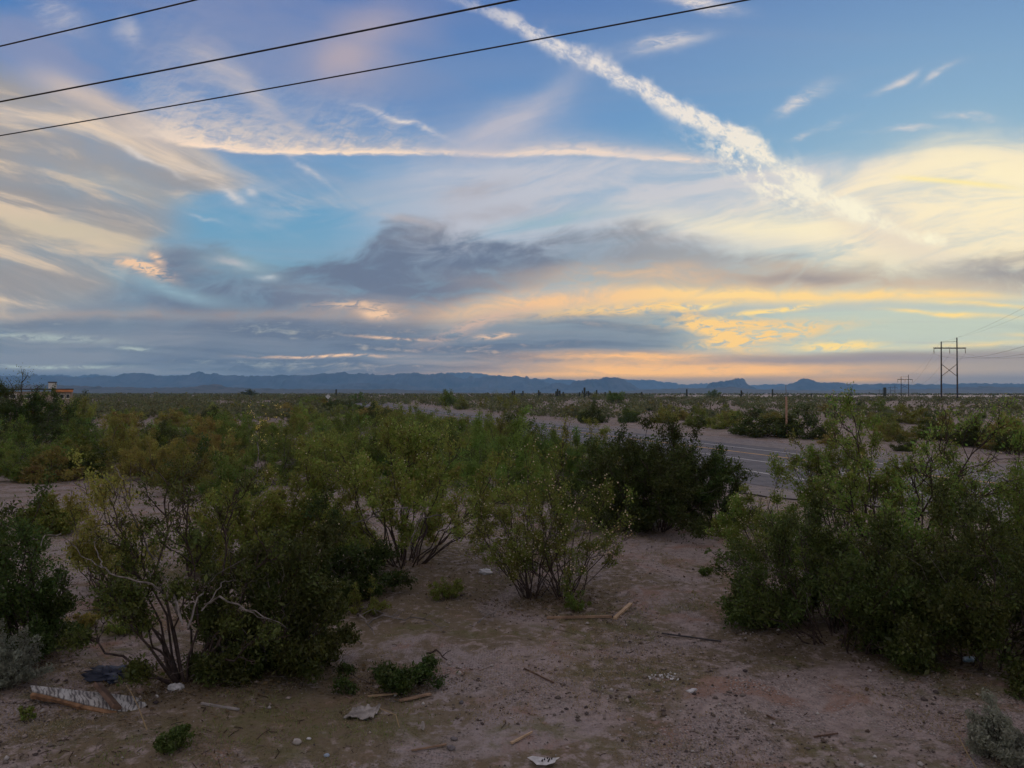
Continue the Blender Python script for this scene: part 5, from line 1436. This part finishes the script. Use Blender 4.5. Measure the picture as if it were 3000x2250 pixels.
lath('wood_splinter', (1498, 2183), (1559, 2150), 8, 0.016, tanm, 'tan wood splinter near the torn white scrap', 'splinter', taper=0.4)
lath('wooden_lath', (1206, 2204), (1307, 2186), 6, 0.012, lathm, 'long pale lath in the gravel at the bottom', 'lath')
lath('dry_stick', (2247, 2100), (2270, 2112), 5, 0.012, brownw, 'short grey stick on the open soil at right', 'stick')
lath('dry_stick', (2385, 2164), (2455, 2154), 4, 0.012, brownw, 'crooked thin stick on the gravel at the lower right', 'stick')
lath('wooden_lath', (590, 2066), (700, 2084), 7, 0.016, plain_mat('grey_lath', (0.20, 0.18, 0.17), (0.32, 0.29, 0.27), 9.0, 0.9), 'grey lath right of the painted board', 'lath')
flat_quad_thing('white_board', [(2299, 1766), (2330, 1757), (2384, 1768), (2386, 1776), (2352, 1777)], 0.03, whitem, 'pale board half under the dark tangled bush', 'board', 0.02, tilt=[0.05, 0.12, 0.06, 0.0, 0.0])
flat_quad_thing('wood_scrap', [(2222, 1766), (2256, 1764), (2258, 1773), (2226, 1774)], 0.02, tanm, 'tan wood scrap left of the pale board under the dark tangled bush', 'scrap', 0.01)
flat_quad_thing('stone_slab', [(2010, 2025), (2030, 2022), (2043, 2027), (2024, 2031)], 0.015, whitem, 'small thin white slab lying on the open soil', 'slab', 0.004)

def crumple(name, px, py, wpx, hpx, mat, label, cat, seed, n=14, lift=0.0, group=None, amp=0.30, dpx=None, freq=1.7):
    """crushed or folded hollow thing: a closed skin with dents and folds"""
    p = on_ground(px, py); k = p.y / 2250; w = wpx * k / 2; h = hpx * k; d = (dpx or wpx * 0.7) * k / 2
    rng = np.random.default_rng(seed)
    V = []; F = []
    m = 9 if freq < 2 else 19
    for i in range(m):
        th = math.pi * i / (m - 1)
        for j in range(n):
            ph = 2 * math.pi * j / n
            V.append([math.sin(th) * math.cos(ph), math.sin(th) * math.sin(ph), math.cos(th)])
    V = np.array(V)
    f = 1 + amp * 2.2 * fbm(V[:, 0] * freq + V[:, 2] * 1.1 + seed * 3.1, V[:, 1] * freq - V[:, 2] * 0.8 + 5, 3, seed)
    V = V * f[:, None] * np.array([w, d, h / 2])
    V[:, 2] = np.maximum(V[:, 2] + h * 0.42, -0.01) + lift
    for i in range(m - 1):
        for j in range(n):
            F.append((i * n + j, (i + 1) * n + j, (i + 1) * n + (j + 1) % n, i * n + (j + 1) % n))
    o = obj(name, mesh_np(name, V, np.array(F)), mat, None, p)
    o.rotation_euler = (0, 0, random.Random(seed).uniform(-0.3, 0.3))
    return tag(o, label, cat, group)
crumple('plastic_bag', 1915, 1541, 16, 24, bagm, 'white plastic bag caught under the dense round bush', 'plastic bag', 1, n=24, amp=0.5, freq=2.6)
crumple('plastic_bag', 1622, 1512, 14, 18, bagm, 'white plastic scrap behind the seedy creosote', 'plastic bag', 2)
crumple('plastic_bag', 1422, 1682, 32, 14, bagm, 'crumpled white plastic lying left of the seedy creosote', 'plastic bag', 3, n=26, amp=0.55, freq=2.8)
crumple('plastic_sheet', 325, 1985, 110, 26, tarpm, 'crumpled dark blue plastic left of the open bush trunk', 'plastic sheet', 4, n=36, amp=0.62, freq=3.6)
crumple('crushed_cup', 515, 2020, 38, 15, whitem, 'crushed grey white cup at the foot of the open bush', 'cup', 5, n=24, amp=0.5, freq=2.6)
# blue and white crushed can
def can():
    p = on_ground(2840, 1941); k = p.y / 2250
    r = empty('drink_can', p, 0.1); tag(r, 'crushed blue and white drink can in the weeds under the darkest bush', 'drink can')
    L = 38 * k; rad = 0.034
    prof = [(-0.5, 0.6), (-0.47, 0.9), (-0.38, 1.0), (-0.1, 0.95), (0.02, 0.72), (0.12, 0.9), (0.36, 1.0), (0.45, 0.85), (0.5, 0.62)]
    bl = plain_mat('can_blue_print', (0.16, 0.30, 0.42), (0.52, 0.58, 0.62), 16.0, 0.4, metallic=0.3)
    wh = plain_mat('can_metal', (0.55, 0.57, 0.60), (0.70, 0.72, 0.74), 12.0, 0.3, metallic=0.6)
    MB().tube([(x * L, 0.012 * math.sin(x * 9), 0.036 + 0.006 * math.cos(x * 11)) for x, q in prof[1:-1]], [rad * q for x, q in prof[1:-1]], 14, False).build('can_body', bl, r, True)
    for sgn in (-1, 1):
        MB().tube([(sgn * L * 0.44, 0, 0.036), (sgn * L * 0.49, 0, 0.036), (sgn * L * 0.495, 0, 0.036)], [rad * 0.88, rad * 0.66, rad * 0.3], 14).build('can_end', wh, r, True)
can()
# torn white scrap at the lower edge, with dark specks
def torn_scrap():
    pts = [(1545, 2236), (1560, 2231), (1588, 2229), (1612, 2232), (1639, 2235), (1630, 2241), (1625, 2252), (1600, 2256), (1572, 2254), (1562, 2243)]
    P = [on_ground(x, y) for x, y in pts]; c = sum(P, Vector()) / len(P)
    r = empty('torn_scrap', c); tag(r, 'torn white scrap with black specks at the bottom edge', 'scrap')
    n = len(P); rng = random.Random(2)
    V = [(p.x - c.x, p.y - c.y, 0.03 + rng.uniform(0, 0.02)) for p in P] + [(0, 0, 0.05)]
    V2 = [(x, y, z - 0.004) for x, y, z in V]
    F = [(i, (i + 1) % n, n) for i in range(n)]
    F2 = [(b + n + 1, a + n + 1, c_ + n + 1) for a, b, c_ in F] + [((i + 1) % n, i, i + n + 1, (i + 1) % n + n + 1) for i in range(n)]
    o = MB().add(V + V2, F + F2).build('scrap_sheet', whitem, r); bm_fix(o)
    blk = plain_mat('black_speck', (0.02, 0.02, 0.02), (0.04, 0.04, 0.04), 4.0, 0.8)
    k = c.y / 2250
    for (x, y) in ((1595, 2243), (1603, 2240), (1609, 2245), (1616, 2241), (1588, 2247), (1606, 2250)):
        p = on_ground(x, y)
        m = MB().tube([(p.x - c.x, p.y - c.y, 0.046), (p.x - c.x + 1.5 * k, p.y - c.y, 0.062)], [2.6 * k, 1.4 * k], 6).build('speck', blk, r)
torn_scrap()
# flattened pale sheet, wrinkled
def pale_sheet():
    cs = [(1006, 2110), (1046, 2080), (1117, 2080), (1088, 2117)]
    P = [on_ground(*q) for q in cs]; c = sum(P, Vector()) / 4
    n = 16; V = []; F = []
    for i in range(n + 1):
        for j in range(n + 1):
            u, v = i / n, j / n
            p = (P[0] * (1 - u) + P[3] * u) * (1 - v) + (P[1] * (1 - u) + P[2] * u) * v - c
            h = 0.035 * abs(float(fbm(u * 4.2 + 2, v * 3.1, 3, 77))) * 2 + 0.02
            V.append((p.x, p.y, h))
    for i in range(n):
        for j in range(n): F.append((i * (n + 1) + j, (i + 1) * (n + 1) + j, (i + 1) * (n + 1) + j + 1, i * (n + 1) + j + 1))
    o = MB().add(V, F).build('paper_sheet', plain_mat('weathered_card', (0.15, 0.135, 0.12), (0.36, 0.33, 0.30), 12.0, 0.9, detail=5)); o.location = c
    so = o.modifiers.new('thickness', 'SOLIDIFY'); so.thickness = 0.006
    bm_fix(o)
    tag(o, 'wrinkled pale card sheet lying below the broken laths', 'card sheet')
pale_sheet()
def stone(px, py, wpx, mat, label, seed, hpx=None, group=None):
    return crumple('stone', px, py, wpx, hpx or wpx * 0.6, mat, label, 'stone', seed, n=12, group=group, amp=0.2)
stone(870, 2180, 26, stonem, 'pale round stone near the bottom left gravel', 11, 17)
stone(1239, 2138, 12, stonem, 'upright grey white stone right of the wrinkled card sheet', 12, 26)
stone(1322, 2197, 26, dstone, 'grey round stone at the end of the long pale lath', 13, 14)
stone(1344, 1977, 15, stonem, 'grey stone on the soil right of the low trailing bush', 14, 12)
stone(1352, 2062, 14, dstone, 'dark little stone right of the brown broken lath', 15, 12)
stone(1330, 2168, 22, dstone, 'dark flat stone above the grey round stone', 16, 9)
stone(905, 2166, 16, whitem, 'white flake stone right of the pale round stone', 17, 6)
stone(460, 2042, 12, whitem, 'small white chip right of the painted board', 18, 7)
stone(957, 2217, 16, plain_mat('blue_scrap', (0.22, 0.28, 0.36), (0.36, 0.42, 0.50), 9.0, 0.6), 'small pale blue scrap in the bottom left gravel', 19, 10).name = 'plastic_scrap'
stone(2075, 2242, 18, stonem, 'pale stone at the bottom edge right of the torn scrap', 20, 9)
for i, (px, py, w) in enumerate(((1915, 1984), (1928, 1987), (1941, 1985), (1950, 1989), (1933, 1994), (1958, 1982), (1945, 1998), (1968, 1990), (1988, 1974), (2002, 1976))) if False else ():
    pass
def flakes():
    m = MB(); rng = random.Random(8)
    p0 = on_ground(1938, 1988); k = p0.y / 2250
    for i in range(34):
        x, y = 1938 + rng.gauss(0, 22), 1988 + rng.gauss(0, 6)
        p = on_ground(x, y) - p0
        s = rng.uniform(2, 5) * k
        a = rng.uniform(0, 6.28)
        V = [(p.x + s * math.cos(a + q) * rng.uniform(0.6, 1), p.y + s * math.sin(a + q) * rng.uniform(0.6, 1), p.z + 0.012 + rng.uniform(0, 0.02)) for q in (0, 1.4, 2.9, 4.4)]
        V += [(a1, b1, c1 - 0.008) for a1, b1, c1 in V]
        m.add(V, [(0, 1, 2, 3), (7, 6, 5, 4), (0, 4, 5, 1), (1, 5, 6, 2), (2, 6, 7, 3), (3, 7, 4, 0)])
    o = m.build('plaster_crumbs', whitem); o.location = p0
    tag(o, 'scatter of white plaster crumbs on the open soil', 'crumbs', kind='stuff')
flakes()

# fallen grey limbs around the dark bushes
FALL = [([(1040, 1794), (1091, 1801), (1134, 1816), (1170, 1822)], 'grey fallen limb at the right foot of the very dark bush'),
        ([(1080, 1834), (1120, 1825), (1170, 1825), (1217, 1828), (1246, 1825), (1264, 1841), (1293, 1859)], 'long crooked grey limb reaching right from the dark bush'),
        ([(1040, 1808), (1069, 1837), (1098, 1868)], 'straight grey limb slanting over the low trailing bush'),
        ([(989, 1870), (1025, 1884), (1062, 1895)], 'short grey limb left of the low trailing bush'),
        ([(1405, 1801), (1418, 1812), (1440, 1815), (1452, 1827)], 'forked grey twig left of the long thin lath'),
        ([(1400, 1836), (1430, 1822), (1450, 1806), (1459, 1790)], 'upturned grey twig crossing the forked one'),
        ([(1250, 1928), (1280, 1932), (1310, 1945)], 'dark thin twig right of the low trailing bush'),
        ([(890, 1725), (930, 1738), (985, 1737), (1020, 1760)], 'grey limb lying behind the very dark bush'),
        ([(1075, 1715), (1120, 1695), (1180, 1690), (1205, 1710)], 'pale bent limb below the bare arching stems'),
        ([(1120, 1705), (1160, 1706), (1200, 1708)], 'pale straight limb beside the bent one below the arching stems'),
        ([(560, 2000), (580, 1996), (597, 1990)], 'pale short stick at the foot of the open bush trunk')]
for i, (pts, lb) in enumerate(FALL):
    rng = random.Random(i)
    P = []
    for j, (x, y) in enumerate(pts):
        p = on_ground(x, y); P.append(p + Vector((0, 0, 0.03 + 0.05 * (j % 2) + rng.uniform(0, 0.03))))
    o0 = P[0].copy(); Q = []
    for j in range(len(P) - 1):
        for q in range(3):
            t = P[j].lerp(P[j + 1], q / 3)
            if q: t += Vector((rng.gauss(0, 0.012), rng.gauss(0, 0.012), rng.gauss(0, 0.010)))
            Q.append(t - o0)
    Q.append(P[-1] - o0)
    mb = MB().tube(Q, [0.013 - 0.007 * j / len(Q) for j in range(len(Q))], 5)
    for j in range(2, len(Q) - 1, 3):                   # side twigs
        e = Q[j] + Vector((rng.uniform(-0.18, 0.18), rng.uniform(-0.15, 0.15), rng.uniform(0.0, 0.12)))
        mb.tube([Q[j], Q[j].lerp(e, 0.5) + Vector((0, 0, 0.01)), e], [0.006, 0.005, 0.003], 4)
    o = mb.build('fallen_limb', BARK['pale'] if 'dark' not in lb.split()[0] else BARK['dark']); o.location = o0
    tag(o, lb, 'fallen limb')
# dry stalks
strawm = plain_mat('straw_stalk', (0.26, 0.19, 0.10), (0.40, 0.30, 0.17), 6.0, 0.9)
for (pts, lb) in (([(430, 2138), (418, 2105), (405, 2070), (385, 2030), (370, 2008)], 'thin dry stalk leaning over the right end of the painted board'),
                  ([(2860, 2250), (2833, 2205), (2812, 2165), (2793, 2141)], 'thin dry stalk left of the small corner shrub'),
                  ([(1170, 2132), (1160, 2095), (1113, 2075)], 'bent straw stalk right of the wrinkled card sheet')):
    p0 = on_ground(*pts[0])
    o = MB().tube([at_depth(x, y, p0.y + 0.03 * i) - p0 for i, (x, y) in enumerate(pts)], [0.006 - 0.001 * i for i in range(len(pts))], 5).build('dry_stalk', strawm)
    o.location = p0; tag(o, lb, 'dry stalk')

# gravel: small stones lying on the near soil
def gravel():
    rng = np.random.default_rng(12)
    n = 95000
    Y = 5.6 + 13 * rng.uniform(0, 1, n) ** 1.7
    X = rng.uniform(-0.75, 0.75, n) * Y
    dens = np.clip(0.30 + 1.6 * fbm(X / 1.6, Y / 1.6, 3, 61), 0.04, 1.0)
    keep = rng.uniform(0, 1, n) < dens * 0.62
    X, Y = X[keep], Y[keep]; n = len(X)
    r = 0.0070 * np.exp(rng.normal(0, 0.6, n)); r = np.minimum(r, 0.034)
    Z = ground_z(X, Y) + r * 0.3
    C = np.stack([X, Y, Z], -1)
    D = np.array([[1, 0, 0], [-1, 0, 0], [0, 1, 0], [0, -1, 0], [0, 0, 0.7], [0, 0, -0.5]], float)
    a = rng.uniform(0, 6.28, n); ca, sa = np.cos(a), np.sin(a)
    S_ = rng.uniform(0.6, 1.4, (n, 6, 1)) * r[:, None, None]
    V = D[None] * S_
    V = np.stack([V[..., 0] * ca[:, None] - V[..., 1] * sa[:, None], V[..., 0] * sa[:, None] + V[..., 1] * ca[:, None], V[..., 2]], -1) + C[:, None, :]
    F = np.array([[0, 2, 4], [2, 1, 4], [1, 3, 4], [3, 0, 4], [2, 0, 5], [1, 2, 5], [3, 1, 5], [0, 3, 5]])
    FF = (np.arange(n)[:, None, None] * 6 + F[None]).reshape(-1, 3)
    gm = leaf_mat('gravel_stones', [(0.06, 0.048, 0.05), (0.14, 0.11, 0.10), (0.36, 0.29, 0.26), (0.10, 0.07, 0.06), (0.46, 0.42, 0.40)], 0.0, 0.0)
    o = obj('gravel', mesh_np('gravel', V.reshape(-1, 3), FF), gm)
    tag(o, 'loose gravel scattered over the pinkish soil', 'gravel', kind='stuff')
gravel()
def twig_litter():
    rng = np.random.default_rng(19); n = 2600
    Y = 5.8 + 16 * rng.uniform(0, 1, n) ** 1.6; X = rng.uniform(-0.72, 0.72, n) * Y
    k = fbm(X / 1.5, Y / 1.5, 3, 91) + rng.uniform(-0.25, 0.25, n) > -0.02
    X, Y = X[k], Y[k]; n = len(X)
    L = 0.05 * np.exp(rng.normal(0, 0.6, n)); a = rng.uniform(0, 6.28, n)
    P = np.stack([np.stack([X + np.cos(a) * L * f + rng.normal(0, 0.12, n) * L, Y + np.sin(a) * L * f + rng.normal(0, 0.12, n) * L, 0 * X], -1) for f in (-0.5, 0, 0.5)], 1)
    P[..., 2] = ground_z(P[..., 0], P[..., 1]) + 0.006
    P[:, 1, 2] += rng.uniform(0, 0.012, n)
    V, F = tubes(P, np.full((n, 3), 0.0030) * rng.uniform(0.6, 1.6, (n, 1)), 3)
    o = obj('twig_litter', mesh_np('twig_litter', V, F), leaf_mat('twig_bits', [(0.035, 0.025, 0.02), (0.08, 0.055, 0.04), (0.20, 0.16, 0.13)], 0.0, 0.0))
    tag(o, 'dark twig bits littering the soil', 'twigs', kind='stuff')
twig_litter()
def leaf_litter():
    # fallen leaves, husks and rotted twigs under the near bushes
    rng = np.random.default_rng(29); P = []
    for (x, y, r, h) in HERO:
        if y > 24 or h < 0.5: continue
        n = int(1500 * min(r, 1.6))
        q = rng.normal(0, 0.62, (n, 2)) * r
        P.append(np.stack([x + q[:, 0], y + q[:, 1] * 0.9], -1))
    P = np.concatenate(P); n = len(P)
    k = fbm(P[:, 0] / 0.5, P[:, 1] / 0.5, 3, 15) + rng.uniform(-0.3, 0.3, n) > -0.12
    P = P[k]; n = len(P)
    C = np.stack([P[:, 0], P[:, 1], ground_z(P[:, 0], P[:, 1]) + 0.008 + rng.uniform(0, 0.012, n)], -1)
    a = unit(rng.normal(0, 1, (n, 3)) * np.array([1, 1, 0.25])); b = unit(np.cross(a, rng.normal(0, 0.25, (n, 3)) + np.array([0, 0, 1])))
    L = 0.026 * np.exp(rng.normal(0, 0.4, (n, 1)))
    V = np.stack([C - a * L * 0.5, C + b * L * 0.3, C + a * L * 0.5, C - b * L * 0.3], 1).reshape(-1, 3)
    o = obj('leaf_litter', mesh_np('leaf_litter', V, np.arange(n * 4).reshape(-1, 4)), leaf_mat('litter_bits', [(0.05, 0.032, 0.022), (0.095, 0.06, 0.036), (0.16, 0.105, 0.06), (0.07, 0.06, 0.035)], 0.0, 0.0))
    tag(o, 'brown leaf litter lying under the near bushes', 'litter', kind='stuff')
leaf_litter()
# dry annual grass and small weeds in patches
def blades(name, n, y0, y1, seed, hgt, cols, label, mask):
    rng = np.random.default_rng(seed)
    Y = y0 + (y1 - y0) * rng.uniform(0, 1, n) ** 1.5
    X = rng.uniform(-0.78, 0.78, n) * Y
    k = mask(X, Y, rng); X, Y = X[k], Y[k]; n = len(X)
    Z = ground_z(X, Y) - 0.005
    b = np.stack([X, Y, Z], -1)
    h = hgt * rng.uniform(0.4, 1.3, n)
    tip = b + np.stack([rng.normal(0, 0.6, n) * h, rng.normal(0, 0.6, n) * h, h], -1)
    a = rng.uniform(0, 6.28, n); w = np.stack([np.cos(a), np.sin(a), 0 * a], -1) * (0.0035 + 0.0006 * Y[:, None] * 0.5)
    V = np.stack([b - w, b + w, (b + tip) / 2 + w * 0.7 + np.array([0, 0, 0.1]) * h[:, None], tip], 1).reshape(-1, 3)
    o = obj(name, mesh_np(name, V, np.arange(n * 4).reshape(-1, 4)), leaf_mat(name + '_blades', cols, 0.3, 0.0))
    tag(o, label, 'grass' if 'grass' in name else 'weeds', kind='stuff')
blades('dry_grass', 150000, 5.6, 24, 31, 0.026, [(0.14, 0.105, 0.06), (0.21, 0.165, 0.10), (0.13, 0.115, 0.055)], 'short dry grass tufts in brownish patches on the soil',
       lambda X, Y, r: (fbm(X / 1.4, Y / 1.4, 4, 71) + 0.35 * fbm(X / 0.25, Y / 0.25, 2, 72) + r.uniform(-0.1, 0.1, len(X))) > 0.20)
blades('green_weeds', 90000, 6.0, 24, 41, 0.030, [(0.08, 0.095, 0.03), (0.115, 0.12, 0.045), (0.15, 0.135, 0.06)], 'low green weeds in patches beneath and beside the bushes',
       lambda X, Y, r: (fbm(X / 1.8, Y / 1.8, 4, 81) + 0.35 * fbm(X / 0.3, Y / 0.3, 2, 82) + r.uniform(-0.1, 0.1, len(X)) + 0.35 * np.exp(-(((X - 5.2) / 2.6) ** 2 + ((Y - 10.0) / 1.2) ** 2))) > 0.30)

# ------------------------------------------------------------------ the air between here and the mountains
def haze():
    o = MB().box((0, 8000, 187), (34000, 23000, 380)).build('haze', None)
    o.location.z = -0.0
    m, nt, out = new_mat('dusk_haze')
    v = nt.nodes.new('ShaderNodeVolumePrincipled')
    v.inputs['Color'].default_value = (0.30, 0.62, 1.0, 1.0)
    v.inputs['Density'].default_value = HAZE
    v.inputs['Anisotropy'].default_value = 0.0
    nt.links.new(v.outputs[0], out.inputs['Volume'])
    o.data.materials.append(m)
    tag(o, 'thin blue dusk haze filling the valley air', 'haze', kind='stuff')
haze()
